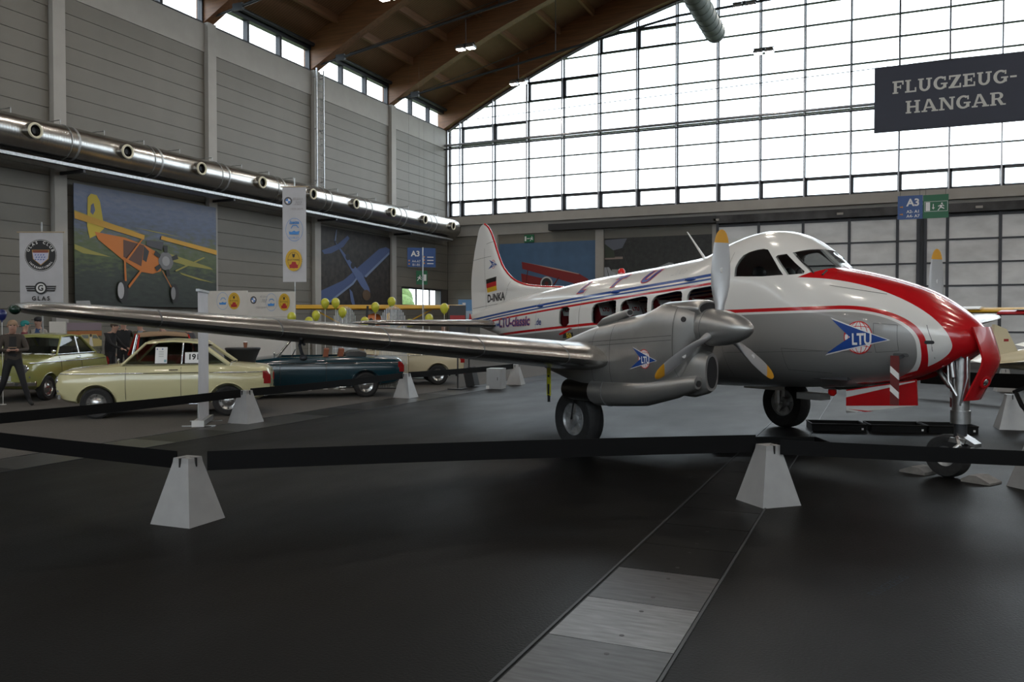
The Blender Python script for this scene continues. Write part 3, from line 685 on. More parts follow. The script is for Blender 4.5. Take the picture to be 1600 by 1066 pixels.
# tailplane
for s_ in (-1, 1):
    T_ = [(.05, -4.85, 1.35, 1.64, .8), (.4, -4.90, 1.30, 1.645, .8), (1.5, -5.10, 1.08, 1.66, .8), (2.4, -5.27, .86, 1.675, .75), (2.75, -5.38, .68, 1.68, .7), (2.92, -5.55, .4, 1.68, .6), (2.96, -5.66, .15, 1.68, .4)]
    g = G(); g.loft([wing_ring(s_*y, lx, ch, z, k, 0) for y, lx, ch, z, k in T_]); g.build('tailplane', M_silver, AIR, 40)
# engines -----------------------------------------------------------------------
def nacelle(s_):
    cy = s_*2.12
    TP = pchip([(-1.1, 1.22), (-.6, 1.32), (0, 1.50), (.5, 1.64), (1.0, 1.745), (1.4, 1.80), (1.55, 1.845), (1.72, 1.91), (1.95, 1.935), (2.15, 1.92), (2.26, 1.87)])
    BP = pchip([(-1.1, 1.16), (-.6, 1.05), (0, .92), (.4, .82), (.9, .80), (1.6, .86), (1.95, .94), (2.1, 1.12), (2.2, 1.35), (2.26, 1.44)])
    WP_ = pchip([(-1.1, .05), (-.6, .2), (0, .31), (.6, .34), (1.6, .34), (2.0, .30), (2.15, .25), (2.26, .205)])
    rings = []
    for x in [-1.1, -.8, -.5, -.2, .1, .4, .7, 1.0, 1.2, 1.4, 1.5, 1.6, 1.7, 1.85, 2.0, 2.1, 2.18, 2.24, 2.26]:
        c = (TP(x)+BP(x))/2; a = (TP(x)-BP(x))/2; w = WP_(x); r_ = []
        for k in range(40):
            t = 2*math.pi*k/40; e = 2/2.7; r_.append((x, cy+w*math.copysign(abs(math.cos(t))**e, math.cos(t)), c+a*math.copysign(abs(math.sin(t))**e, math.sin(t))))
        rings.append(r_)
    NA = G().loft(rings).build('engine_nacelle', M_silver2, AIR, 40)
    side = lambda x, v: cy+s_*(WP_(x)*max(0, 1-abs((v-(TP(x)+BP(x))/2)/((TP(x)-BP(x))/2))**2.7)**(1/2.7))
    # cooling air intake on top
    g = G(); g.loft([[(x, cy+w*math.cos(t)*-1, z+h*math.sin(t)) for t in (2*math.pi*k/20 for k in range(20))] for x, w, h, z in ((1.5, .12, .03, 1.80), (1.75, .2, .075, 1.85), (2.1, .21, .10, 1.84), (2.27, .19, .10, 1.835), (2.30, .17, .085, 1.835))]); g.build('air_intake', M_silver2, NA, 40)
    g = G(); g.loft([[(x, cy+.15*math.cos(t), 1.835+.07*math.sin(t)) for t in (2*math.pi*k/20 for k in range(20))] for x in (2.25, 2.304)]); g.build('intake_mouth', M_black, NA)
    # small ram scoop further back
    g = G(); g.loft([[(x, cy-s_*-.12+w*math.cos(t), z+h*math.sin(t)) for t in (2*math.pi*k/16 for k in range(16))] for x, w, h, z in ((.55, .03, .01, 1.655), (.7, .09, .05, 1.70), (.95, .09, .06, 1.755), (1.10, .06, .045, 1.80), (1.14, .055, .04, 1.805))]); g.build('ram_scoop', M_silver2, NA, 40)
    g = G(); g.loft([[(x, cy+s_*.12+.042*math.cos(t), 1.807+.03*math.sin(t)) for t in (2*math.pi*k/14 for k in range(14))] for x in (1.1, 1.143)]); g.build('scoop_mouth', M_black, NA)
    # chin oil-cooler intake
    g = G(); g.loft([[(x, cy+w*math.copysign(abs(math.cos(t))**.8, math.cos(t)), z+h*math.copysign(abs(math.sin(t))**.8, math.sin(t))) for t in (2*math.pi*k/28 for k in range(28))] for x, w, h, z in ((1.55, .1, .1, 1.05), (1.85, .18, .22, 1.08), (2.1, .165, .26, 1.11), (2.28, .125, .235, 1.135), (2.34, .10, .205, 1.14))]); CH_ = g.build('chin_intake', M_silver2, NA, 50)
    g = G(); g.loft([[(x, cy+w*math.cos(t), 1.14+h*math.sin(t)) for t in (2*math.pi*k/28 for k in range(28))] for x, w, h in ((2.30, .06, .15), (2.346, .078, .175))]); g.build('intake_mouth', M_black, CH_)
    # exhaust fairing along the outer lower side, with its burnt tail pipe
    ey = cy+s_*.17
    g = G(); g.loft([[(x, ey+w*math.cos(t), z+h*math.sin(t)) for t in (2*math.pi*k/22 for k in range(22))] for x, w, h, z in ((.58, .165, .165, .83), (.62, .18, .18, .83), (1.0, .18, .175, .84), (1.5, .165, .16, .87), (2.0, .12, .12, .96), (2.25, .075, .085, 1.02), (2.30, .06, .07, 1.03))]); EX = g.build('exhaust_fairing', M_silver2, NA, 50)
    g = G(); g.ring(.181, .006, (.86, ey, .838), (1, 0, .02), 28, 6); g.build('fairing_band', M_seam, EX)
    g = G(); g.lathe([(.035, 0), (.035, .02)], (2.295, ey+.0, 1.02), (1, 0, 0), 14); g.build('fairing_drain', M_black, EX)
    g = G(); g.lathe([(.13, 0), (.135, .05), (.14, .3), (.145, .62)], (.0, ey, .82), (1, 0, 0.01), 22); g.build('tail_pipe', mat('burnt_steel', (.035, .03, .026), .35, .8), EX, 50)
    # cowling seams, latches
    g = G()
    for z0, x0, x1 in ((1.40, .72, 2.02), (1.45, .60, 2.02)):
        for j in range(14):
            a, b = x0+(x1-x0)*j/14, x0+(x1-x0)*(j+1)/14; za, zb = z0+.07*(a-.7), z0+.07*(b-.7)
            g.add([(a, side(a, za)+s_*.004, za-.003), (b, side(b, zb)+s_*.004, zb-.003), (b, side(b, zb)+s_*.004, zb+.003), (a, side(a, za)+s_*.004, za+.003)], [(0, 1, 2, 3)])
    for x in (.68, 1.02, 2.03):
        zs = [TP(x)-.04-(TP(x)-BP(x)-.1)*j/12 for j in range(13)]
        for a, b in zip(zs, zs[1:]): g.add([(x-.003, side(x, a)+s_*.004, a), (x+.003, side(x, a)+s_*.004, a), (x+.003, side(x, b)+s_*.004, b), (x-.003, side(x, b)+s_*.004, b)], [(0, 1, 2, 3)])
    g.build('cowling_seam', M_seam, NA, norm=False)
    g = G(); g.lathe([(.03, 0), (.03, .012)], (2.15, side(2.15, 1.72), 1.72), (.3, s_, .2), 12); g.build('cowl_port', M_black, NA)
    emblem(lambda u, v, o: (1.63+u*(.84 if s_ < 0 else -.84), side(1.63+u*.8, 1.27+v)+s_*o, 1.27+v), .108, NA, 'nacelle_emblem')
    # propeller
    pc = Vector((2.44, cy, 1.63))
    g = G(); g.lathe([(.20, -.18), (.205, -.1), (.20, 0), (.185, .12), (.15, .26), (.10, .37), (.055, .43), (.02, .458), (0, .462)], pc, (1, 0, -.03), 32); SP = g.build('spinner', M_silver2, AIR, 40)
    g = G(); g.ring(.206, .004, pc-Vector((.1, 0, 0)), (1, 0, -.03), 32, 6); g.build('spinner_seam', M_seam, SP)
    BL = [(.15, .045, .045, 70), (.25, .055, .04, 62), (.33, .075, .03, 52), (.45, .098, .024, 40), (.6, .106, .018, 32), (.75, .10, .013, 27), (.85, .092, .010, 24), (.92, .084, .008, 23)]
    BT = [(.92, .084, .008, 23), (.97, .075, .007, 22), (1.02, .058, .006, 21), (1.05, .036, .005, 21), (1.063, .013, .004, 20)]
    def bl(S_, ang):
        ux = Vector((0, math.sin(ang), math.cos(ang))); tx_ = Vector((0, math.cos(ang), -math.sin(ang))); rings = []
        for r_, w, th, tw in S_:
            a = R(tw); d = tx_*math.cos(a)*s_t+Vector((1, 0, 0))*math.sin(a); nn = ux.cross(d)
            rings.append([pc+ux*r_+d*w*math.cos(t)+nn*th*math.sin(t) for t in (2*math.pi*k/14 for k in range(14))])
        return G().loft(rings)
    s_t = 1
    for ang in (R(2), R(122), R(242)):
        b_ = bl(BL, ang).build('propeller_blade', mat('blade_grey', (.44, .44, .45), .35, .3), AIR, 50)
        bl(BT, ang).build('blade_tip', mat('blade_tip_yellow', (.62, .30, .02), .45), b_, 50)
        ux = Vector((0, math.sin(ang), math.cos(ang))); G().lathe([(.03, 0), (.028, .004)], pc+ux*.62+Vector((.017, 0, 0)), (1, 0, 0), 16).build('blade_badge', M_text_w, b_)
    # main wheel and leg
    wc = Vector((0, cy, .41)); g = G()
    g.lathe([(.22, -.10), (.30, -.125), (.37, -.12), (.403, -.08), (.41, 0), (.403, .08), (.37, .12), (.30, .125), (.22, .10)], wc, (0, 1, 0), 36, False); WH = g.build('main_tyre', M_rubber, AIR, 40)
    g = G(); g.lathe([(.225, -.085), (.215, -.1), (.20, -.075), (.10, -.045), (.08, -.10), (.05, -.11), (.0, -.115)], wc, (0, 1, 0), 28, False)
    for k in range(5):
        a = 2*math.pi*k/5; g.box(-.03, .03, -.075, .075, .07, .21, Matrix.Translation(wc) @ Matrix.Rotation(a, 4, 'Y'))
    g.lathe([(.225, .085), (.215, .1), (.20, .075), (.10, .045), (.08, .10), (.0, .11)], wc, (0, 1, 0), 28, False); g.build('wheel_hub', M_galv, WH, 35)
    g = G(); g.tube([(0, cy-s_*.2, .41), (0, cy-s_*.2, 1.15)], .045, 12); g.tube([(0, cy-s_*.22, .41), (0, cy+s_*.12, .41)], .035, 10); g.tube([(.05, cy-s_*.2, .80), (.05, cy-s_*.2, 1.1)], .07, 12); g.tube([(.0, cy-s_*.2, .7), (-.5, cy-s_*.1, 1.1)], .025, 8); g.build('main_gear_leg', M_steel, AIR, 50)
    g = G(); g.box(-.55, .25, cy-s_*.36-.008, cy-s_*.36+.008, .62, 1.02); g.build('gear_door', M_silver2, AIR)
    g = G(); g.tube([(.0, cy+s_*.13, .41), (.1, cy+s_*.16, .7), (.05, cy+s_*.18, .95)], .012, 6); g.build('brake_hose', M_black, AIR)
    return NA
nacelle(-1); nacelle(1)
# yellow warning streamer under the wing
g = G(); g.box(-.04, .04, -2.62, -2.612, .74, 1.10); st_ = g.build('warning_streamer', mat('streamer_yellow', (.62, .60, .02), .6), AIR)
for z in (.80, .98): bx('streamer_print', M_text_k, st_, -.02, .02, -2.6225, -2.62, z-.04 if z < .9 else z, z+.09 if z < .9 else z+.03)
g = G(); g.tube([(0, -2.616, .66), (0, -2.616, .75)], .02, 6); g.tube([(0, -2.616, 1.09), (0, -2.55, 1.2)], .006, 5); g.build('streamer_clip', M_black, st_)
# nose gear ------------------------------------------------------------------
nx = 3.93
g = G(); g.tube([(nx, 0, .72), (nx, 0, 1.5)], .085, 18); g.tube([(nx, 0, .60), (nx, 0, .74)], .1, 18); g.build('nose_leg', M_steel, AIR, 50)
g = G(); g.tube([(nx, 0, .40), (nx, 0, .62)], .065, 16); g.build('nose_oleo', M_dark, AIR, 50)
g = G(); g.tube([(nx-.35, -.0, 1.3), (nx-.12, 0, 1.0), (nx-.03, 0, .95)], .035, 8); g.tube([(nx-.1, -.09, 1.4), (nx-.08, -.10, 1.05), (nx, -.08, .9)], .012, 6); g.tube([(nx+.1, -.07, 1.4), (nx+.12, -.10, 1.1), (nx+.04, -.09, .8)], .010, 6); g.tube([(nx-.06, -.12, 1.4), (nx-.02, -.12, 1.1)], .03, 8); g.build('nose_leg_brace', M_steel, AIR, 50)
g = G()
for yy in (-.12, .12):
    g.tube([(nx, yy*.5, .45), (nx+.06, yy, .38), (nx-.12, yy, .22)], .03, 8)
g.loft([[(nx-.08+a, -.1, .40+b), (nx+.09+a, -.1, .44+b-.05), (nx+.09+a, .1, .44+b-.05), (nx-.08+a, .1, .40+b)] for a, b in ((0, 0), (.02, .05))]); g.loft([[(x, y_*w, z) for y_ in (-1, 1) for z in ((z0, z1) if y_ < 0 else (z1, z0))] for x, w, z0, z1 in ((nx, .07, .43, .50), (nx+.1, .075, .40, .45), (nx+.19, .07, .36, .40))]); g.build('nose_fork', M_steel, AIR, 50)
NC = Vector((nx-.13, 0, .235)); g = G()
g.lathe([(.11, -.07), (.17, -.09), (.215, -.085), (.233, -.05), (.236, 0), (.233, .05), (.215, .085), (.17, .09), (.11, .07)], NC, (0, 1, 0), 32, False); NT = g.build('nose_tyre', M_rubber, AIR, 40)
g = G(); g.lathe([(.115, -.065), (.10, -.05), (.04, -.04), (.03, -.11), (0, -.115)], NC, (0, 1, 0), 24, False); g.lathe([(.115, .065), (.10, .05), (.04, .04), (.03, .11), (0, .115)], NC, (0, 1, 0), 24, False); g.build('nose_hub', M_galv, NT, 40)
# forward nose-gear door: curved red plate on the leg
gd = [[(4.13+.12*math.sin(min(1.57, t*2.4))-.30*max(0, t-.45)*1.3, y*(1.1-.15*t), 1.64-.78*t) for y in (-.17, -.12, -.06, 0, .06, .12, .17)] for t in [i/12 for i in range(13)]]
ft_ = [[(x+.05-.9*y*y, y, z) for x, y, z in r_] for r_ in gd]; bk_ = [[(x-.02, y, z) for x, y, z in r_] for r_ in ft_]
g = G(); g.loft([list(a)+list(reversed(b)) for a, b in zip(ft_, bk_)]); ND = g.build('nose_gear_door', M_ared, AIR, 50)
g = G(); g.lathe([(.07, -.015), (.07, .015), (.045, .02), (.04, -.01)], (4.19, -.02, 1.06), (1, -.2, -.35), 20); g.build('taxi_lamp_rim', M_ared, ND, 40)
g = G(); g.lathe([(.042, 0), (.03, .012), (0, .016)], (4.197, -.02, 1.055), (1, -.2, -.35), 18); g.build('taxi_lamp', M_chrome, ND, 50)
# rear nose-gear bay door hanging below the belly
def bdoor(u, v, w): return (u, -.22+w, v)
g = G(); g.prism([(2.70, .89), (3.56, 1.06), (3.575, .775), (2.70, .70)], bdoor, -.012, .012); BD = g.build('bay_door', M_ared, AIR)
g = G(); g.prism([(2.70, .70), (3.575, .775), (3.3, .72), (2.70, .615)], bdoor, -.011, .011); g.build('door_white_strip', M_awhite, BD)
g = G(); g.prism([(2.70, .875), (3.55, 1.045), (3.55, 1.035), (2.70, .80)], bdoor, -.0135, .0135); g.build('door_white_strip', M_awhite, BD)
g = G(); g.prism([(2.72, .665), (3.05, .665), (2.95, .65)], bdoor, -.013, .013); g.build('door_red_strip', M_ared, BD)
g = G(); g.prism([(2.70, .645), (2.84, .635), (2.70, .618)], bdoor, -.013, .013); g.build('door_grey_strip', M_silver2, BD)
# pitot covers with striped streamers
def streamer(x, y, z0, z1, nm='pitot_streamer'):
    g = G(); g.box(x-.05, x+.05, y-.004, y+.004, z1, z0); o = g.build(nm, mat('streamer_maroon', (.13, .02, .02), .8), AIR)
    for k in (0.30, .68):
        zc = z0+(z1-z0)*k; h = G(); h.prism([(x-.05, zc+.05), (x+.05, zc-.03), (x+.05, zc-.10), (x-.05, zc-.02)], lambda u, v, w: (u, y+w, v), -.006, .006); h.build('streamer_band', M_text_w, o)
streamer(3.55, -.62, 1.33, .80); streamer(3.62, .45, 1.15, .72)
g = G(); g.tube([(3.57, -.50, 1.33), (3.62, -.62, 1.32)], .02, 8); g.build('pitot_tube', M_dark, AIR, 50)
g = G(); g.tube([(3.60, .7, 1.1), (3.60, .7, .92), (3.585, .7, .75), (3.59, .7, .55)], .018, 6); g.build('hanging_strap', M_black, AIR, 50)
g = G(); g.box(1.9, 2.25, -.1, .1, .72, .80); g.build('belly_fairing', M_silver2, AIR); g = G(); g.lathe([(.05, 0), (.05, .05), (.02, .08)], (2.35, 0, .86), (0, 0, -1), 14); g.build('belly_beacon', mat('beacon_red'), AIR, 50)
HALL1 = set(bpy.data.objects)
# =====================================================================
# FIXTURES ON THE WALLS
# =====================================================================
M_duct = mat('spiral_duct_steel', (.46, .45, .43), .27, 1, noise=(3, .1))
def duct_mat():
    m = M_duct; nt = m.node_tree; p = nt.nodes['Principled BSDF']; t = nt.nodes.new('ShaderNodeTexCoord'); wv = nt.nodes.new('ShaderNodeTexWave')
    wv.bands_direction = 'Y'; wv.inputs['Scale'].default_value = 4; wv.inputs['Distortion'].default_value = 0
    b = nt.nodes.new('ShaderNodeBump'); b.inputs['Strength'].default_value = .12; b.inputs['Distance'].default_value = .006
    nt.links.new(t.outputs['Object'], wv.inputs['Vector']); nt.links.new(wv.outputs['Fac'], b.inputs['Height']); nt.links.new(b.outputs[0], p.inputs['Normal'])
duct_mat()
DX, DZ, DR = -17.36, 5.86, .40
DUCT = thing('ventilation_duct', 'long silver spiral ventilation duct with round nozzles along the grey panel wall', 'duct', (DX, 10, DZ))
noz = [12.49+2.435*i for i in range(-2, 9)]
jts = [6.4+2.435*i for i in range(12)]
for a, b in zip(jts[:-1], jts[1:]):
    if a > 31: break
    b = min(b, 32.9); g = G(); g.lathe([(DR, 0), (DR, b-a-.012)], (0, a-10, 0), (0, 1, 0), 40); g.build('duct_section', M_duct, DUCT, 60)
    g = G(); g.lathe([(DR+.004, 0), (DR+.014, .01), (DR+.014, .05), (DR+.004, .06)], (0, a-10-.03, 0), (0, 1, 0), 40); g.build('duct_flange', M_galv, DUCT, 40)
g = G(); g.lathe([(DR, 0), (DR*.95, .05), (.2, .09), (0, .1)], (0, 22.9, 0), (0, 1, 0), 40); g.build('duct_end_cap', M_duct, DUCT, 50)
for y in noz:
    if y > 33: continue
    g = G(); g.lathe([(.17, 0), (.17, .12), (.165, .18)], (DR-.05, y-10, .02), (1, 0, -.05), 24, False); n_ = g.build('nozzle', M_duct, DUCT, 50)
    g = G(); g.ring(.15, .028, (DR+.13, y-10, .012), (1, 0, -.05), 24, 8); g.build('nozzle_rim', mat('nozzle_rim_cream', (.72, .68, .52), .4), n_, 60)
    g = G(); g.lathe([(.155, 0), (.08, .06), (.075, .10)], (DR+.02, y-10, .02), (1, 0, -.05), 20, False); g.lathe([(.075, 0), (.0, .002)], (DR+.08, y-10, .018), (1, 0, -.05), 20); g.build('nozzle_throat', M_black, n_, 50)
for i in range(22):
    y = 7.5+1.2*i
    if y > 32.5: break
    g = G(); g.ring(DR+.012, .008, (0, y-10, 0), (0, 1, 0), 28, 5) if i % 2 else None
    g.tube([(0, y-10, DR), (0, y-10, DR+.12), (-.7, y-10, DR+.12)], .012, 5); g.build('duct_strap', M_galv, DUCT)
TRAY = thing('cable_tray', 'perforated cable tray running below the silver ventilation duct', 'cable tray', (DX, 10, 5.30))
g = G(); g.box(-.34, .18, -4, 22.6, 0, .02); g.box(.16, .18, -4, 22.6, .0, .09); g.build('tray_channel', M_galv, TRAY)
for y in BAY[:-1]: bx('tray_bracket', M_dark, TRAY, -.75, .2, y-10-.03, y-10+.03, -.07, 0)
g = G(); g.tube([(-.05, -4, .06), (-.05, 22.5, .06)], .05, 8); g.tube([(.08, -4, .05), (.08, 22.5, .05)], .03, 6); g.build('cable_bundle', M_black, TRAY, 50)
# ladder -------------------------------------------------------------------
LAD = thing('wall_ladder', 'galvanised ladder fixed to the light grey column above the duct', 'ladder', (WX+.26, 23.97, 0))
for y in (-.2, .2): g = G(); g.box(-.02, .02, y-.02, y+.02, 6.35, 10.5); g.build('ladder_rail', M_galv, LAD)
for i in range(15): g = G(); g.tube([(0, -.2, 6.5+.27*i), (0, .2, 6.5+.27*i)], .014, 6); g.build('rung', M_galv, LAD)
for z in (6.6, 8.4, 10.2): g = G(); g.box(-.14, .0, -.2, -.17, z, z+.04); g.box(-.14, .0, .17, .2, z, z+.04); g.build('ladder_bracket', M_galv, LAD)
# fabric air duct under the roof
FD = thing('fabric_air_duct', 'grey-green ribbed air duct hanging under the roof in front of the glass gable', 'duct', (-4.62, 25.9, 10.52))
M_fab = mat('duct_fabric', (.20, .24, .23), .7, noise=(6, .15))
g = G(); g.lathe([(.30, 0), (.30, 6.0)], (0, -6, 0), (0, 1, 0), 28); g.build('duct_skin', M_fab, FD, 50)
g = G(); g.lathe([(.30, 0), (.28, .05), (.15, .10), (0, .12)], (0, 0, 0), (0, 1, 0), 28); g.build('duct_end', M_fab, FD, 50)
for i in range(13): g = G(); g.ring(.302, .014, (0, -.2-.45*i, 0), (0, 1, 0), 24, 5); g.build('duct_hoop', M_fab, FD)
for y in (-1, -5): g = G(); g.tube([(0, y, .3), (0, y, arch(-4.6)-10.6)], .008, 5); g.build('hanger_cable', M_rod, FD)
# =====================================================================
# PRINTED POSTERS AND SIGNS (flat prints on sheets)
# =====================================================================
class Print:
    """sheet standing at o, u = direction along width, n = facing; prints layered in front"""
    def __init__(s, name, label, cat, o, u, n, w, h, m, th=.02, group=None, root=None):
        s.o = Vector(o); s.u = Vector(u).normalized(); s.n = Vector(n).normalized(); s.w, s.h = w, h; s.k = 0
        s.t = root or thing(name, label, cat, o, 0, group)
        s.sheet = G().box(0, w, -th, 0, 0, h, s.mat4()).build('sheet', m, s.t)
    def mat4(s):
        M = Matrix.Identity(4); M.col[0][:3] = s.u; M.col[1][:3] = s.n; M.col[2][:3] = (0, 0, 1); return M
    def fn(s, off=.003): return lambda a, b, w=0: tuple(s.u*a+s.n*(off+w)+Vector((0, 0, b)))
    def poly(s, pts, m, nm='print', norm=True, k=None):
        """pts in 0..1 of the sheet, (0,0) bottom left"""
        s.k += 1; off = .003+.0012*(s.k if k is None else k)
        return G().prism([(a*s.w, b*s.h) for a, b in pts], s.fn(0), off-.0011, off).build(nm, m, s.t)
    def polym(s, pts, m, nm='print'):
        s.k += 1; off = .003+.0012*s.k
        return G().prism(pts, s.fn(0), off-.0011, off).build(nm, m, s.t)
    def text(s, str_, a, b, size, m, nm='lettering', flip=1, **k):
        s.k += 1; f = s.fn(.004+.0012*s.k)
        return text(nm, str_, lambda u, v: f(a*s.w+u, b*s.h+v), m, s.t, size, **k)
P = lambda *c, r=.6: mat('print_%02x%02x%02x' % tuple(int(255*q) for q in c), c, r)
# --- poster of the yellow-orange high-wing aeroplane (left wall) ---
def skyprint(name, stops, axis=2, noise=3, h=3.0, z0=0):
    m = bpy.data.materials.new(name); m.use_nodes = True; nt = m.node_tree; p = nt.nodes['Principled BSDF']; t = nt.nodes.new('ShaderNodeTexCoord')
    sp = nt.nodes.new('ShaderNodeSeparateXYZ'); nt.links.new(t.outputs['Object'], sp.inputs[0]); n = nt.nodes.new('ShaderNodeTexNoise'); n.inputs['Scale'].default_value = noise; n.inputs['Detail'].default_value = 6
    mp = nt.nodes.new('ShaderNodeMapping'); mp.inputs['Scale'].default_value = (1, 1, 3); nt.links.new(t.outputs['Object'], mp.inputs[0]); nt.links.new(mp.outputs[0], n.inputs['Vector'])
    f = (X(nt, sp.outputs[axis])-z0)/h+(X(nt, n.outputs['Fac'])-.5)*.55
    r = nt.nodes.new('ShaderNodeValToRGB'); nt.links.new(f.so, r.inputs[0]); e = r.color_ramp.elements
    while len(e) < len(stops): e.new(.5)
    for q, (pos, c) in zip(e, stops): q.position = pos; q.color = (*c, 1)
    nt.links.new(r.outputs[0], p.inputs['Base Color']); p.inputs['Roughness'].default_value = .55; return m
m_land = skyprint('poster_landscape', [(0, (.015, .02, .016)), (.28, (.03, .04, .03)), (.45, (.07, .10, .035)), (.58, (.09, .11, .06)), (.68, (.10, .12, .17)), (.85, (.12, .15, .24)), (1, (.16, .18, .25))], h=3.5)
p1 = Print('aeroplane_poster', 'large wall poster of an orange and yellow high-wing aeroplane over fields', 'poster', (WX+.16, 14.3, 2.12), (0, 1, 0), (1, 0, 0), 4.75, 2.97, m_land)
yel, dyel, org, dor = P(.50, .38, .03), P(.55, .30, .03), P(.52, .16, .02), P(.30, .07, .015)
fld = P(.30, .27, .06)
for q in ([(.0, .78), (.25, .70), (.42, .66), (.2, .68), (0, .74)], [(.62, .50), (.95, .40), (.97, .38), (.75, .40), (.6, .44)], [(.7, .33), (.98, .25), (.85, .27), (.72, .31)], [(0, .50), (.1, .46), (.22, .42), (.05, .43), (0, .46)], [(.38, .70), (.6, .68), (.72, .66), (.5, .68)]): p1.poly(q, fld, 'printed_field')
p1.poly([(.075, .66), (.08, .90), (.10, .935), (.135, .93), (.155, .88), (.18, .66), (.14, .60), (.09, .56)], yel, 'printed_tail')
p1.poly([(.11, .70), (.15, .70), (.145, .73), (.11, .73)], P(.05, .06, .12), 'printed_tail_mark')
p1.poly([(.095, .78), (.11, .76), (.125, .80), (.115, .86), (.10, .84)], P(.12, .14, .22), 'printed_tail_mark')
p1.poly([(.12, .62), (.31, .60), (.45, .55), (.56, .48), (.56, .33), (.5, .30), (.42, .31), (.3, .40), (.14, .56)], org, 'printed_fuselage')
p1.poly([(.30, .58), (.44, .55), (.42, .36), (.30, .43)], P(.10, .045, .03), 'printed_cabin')
p1.poly([(.44, .545), (.475, .50), (.455, .40), (.43, .42)], P(.03, .03, .035), 'printed_window')
p1.poly([(.455, .55), (.57, .52), (.58, .60), (.46, .60)], P(.06, .06, .07), 'printed_windscreen')
p1.poly([(0, .77), (.0, .71), (.44, .60), (.445, .64)], dyel, 'printed_wing')
p1.poly([(.56, .62), (1, .53), (1, .575), (.565, .655)], dyel, 'printed_wing')
p1.poly(circ(.595, .425, .055, 18, .085), P(.16, .16, .17), 'printed_engine'); p1.poly(circ(.595, .425, .028, 16, .045), P(.30, .30, .31), 'printed_engine')
for a in (20, 90, 150, 215, 280): p1.poly([(.595+.05*math.cos(R(a-12)), .425+.08*math.sin(R(a-12))), (.595+.095*math.cos(R(a-8)), .425+.145*math.sin(R(a-8))), (.595+.095*math.cos(R(a+10)), .425+.145*math.sin(R(a+10))), (.595+.05*math.cos(R(a+14)), .425+.08*math.sin(R(a+14)))], P(.02, .02, .02), 'printed_cylinder')
for q in ([(.30, .42), (.312, .42), (.318, .22), (.305, .22)], [(.42, .34), (.43, .33), (.335, .16), (.328, .18)], [(.31, .40), (.32, .39), (.43, .60), (.42, .60)], [(.66, .345), (.67, .335), (.90, .49), (.885, .495)], [(.56, .34), (.57, .33), (.645, .16), (.635, .17)]): p1.poly(q, org if q[0][0] < .6 else fld, 'printed_strut')
p1.poly(circ(.29, .13, .036, 20, .10), P(.02, .02, .022), 'printed_wheel'); p1.poly(circ(.278, .135, .021, 18, .072), P(.40, .40, .42), 'printed_wheel')
p1.poly(circ(.655, .13, .03, 20, .09), P(.02, .02, .022), 'printed_wheel'); p1.poly(circ(.645, .13, .017, 16, .06), P(.22, .22, .23), 'printed_wheel')
p1.poly([(0, .035), (.08, .04), (.09, .0), (0, 0)], P(.3, .3, .3), 'printed_field')
# --- poster of the blue low-wing aeroplane ---
m_for = mat('poster_dark_forest', (.022, .017, .014), .55, noise=(4, .75))
p2 = Print('aeroplane_poster', 'wall poster of a blue aeroplane banking over dark woodland', 'poster', (WX+.05, 24.2, 2.2), (0, 1, 0), (1, 0, 0), 4.62, 2.93, m_for)
bl1, bl2, bl3 = P(.055, .085, .20), P(.09, .13, .27), P(.16, .21, .34)
p2.poly([(0, .05), (0, .21), (.30, .36), (.44, .48), (.52, .43), (.44, .32), (.12, .07)], bl1, 'printed_wing')
p2.poly([(.48, .52), (.82, .82), (.93, .86), (.99, .84), (.985, .77), (.62, .42), (.55, .44)], bl1, 'printed_wing')
p2.poly([(.12, .07), (.44, .32), (.52, .43), (.50, .435), (.42, .335), (.10, .085)], bl3, 'printed_wing_edge'); p2.poly([(.62, .42), (.985, .77), (.98, .80), (.60, .44)], bl3, 'printed_wing_edge')
p2.poly([(.17, .86), (.22, .80), (.46, .55), (.56, .47), (.67, .28), (.68, .22), (.63, .22), (.55, .30), (.42, .48), (.30, .66)], bl2, 'printed_fuselage')
p2.poly([(.02, .70), (.10, .74), (.22, .80), (.36, .93), (.385, .90), (.30, .78), (.14, .68), (.05, .66)], bl1, 'printed_tail')
for x_, y_ in ((.36, .66), (.43, .56)): p2.poly(circ(x_, y_, .03, 14, .042), P(.02, .02, .03), 'printed_cockpit')
p2.poly(circ(.625, .19, .06, 18, .07), P(.10, .06, .03), 'printed_propeller'); p2.poly([(.38, .26), (.42, .22), (.46, .05), (.44, .02), (.40, .10)], bl2, 'printed_wheel_leg')
p2.poly([(.18, .84), (.205, .98), (.215, .98), (.20, .84)], bl3, 'printed_strut')
# --- red triplane poster on the back wall ---
m_blue = mat('poster_blue_sky', (.055, .115, .21), .5, noise=(2, .08))
p3 = Print('aeroplane_poster', 'poster of a red triplane in a blue sky on the back wall', 'poster', (-15.5, BY-.08, 2.2), (1, 0, 0), (0, -1, 0), 4.5, 3.0, m_blue)
rd, rdd, lt = P(.20, .012, .012), P(.10, .008, .008), P(.45, .30, .25)
def q3(x, y): return ((x-781)/(930-781), 1-(y-380)/88.)     # traced off the flat print
for pts, m, nm in (([(817, 404), (905, 421), (919, 428), (920, 439), (818, 413)], rd, 'printed_wing'), ([(816, 419), (850, 426), (860, 436), (900, 445), (818, 433)], rd, 'printed_wing'), ([(815, 437), (850, 445), (905, 446), (880, 452), (816, 446)], rd, 'printed_wing'),
    ([(817, 404), (840, 408.5), (870, 415), (905, 422), (905, 421), (870, 413.5)], lt, 'printed_wing_edge'), ([(826, 415), (827.5, 415), (823, 440), (821.5, 440)], rdd, 'printed_strut'), ([(874, 425), (876, 425), (866, 438), (864, 437)], rdd, 'printed_strut'), ([(904, 437), (906, 437), (903, 446), (901, 446)], rdd, 'printed_strut')): p3.poly([q3(*q) for q in pts], m, nm)
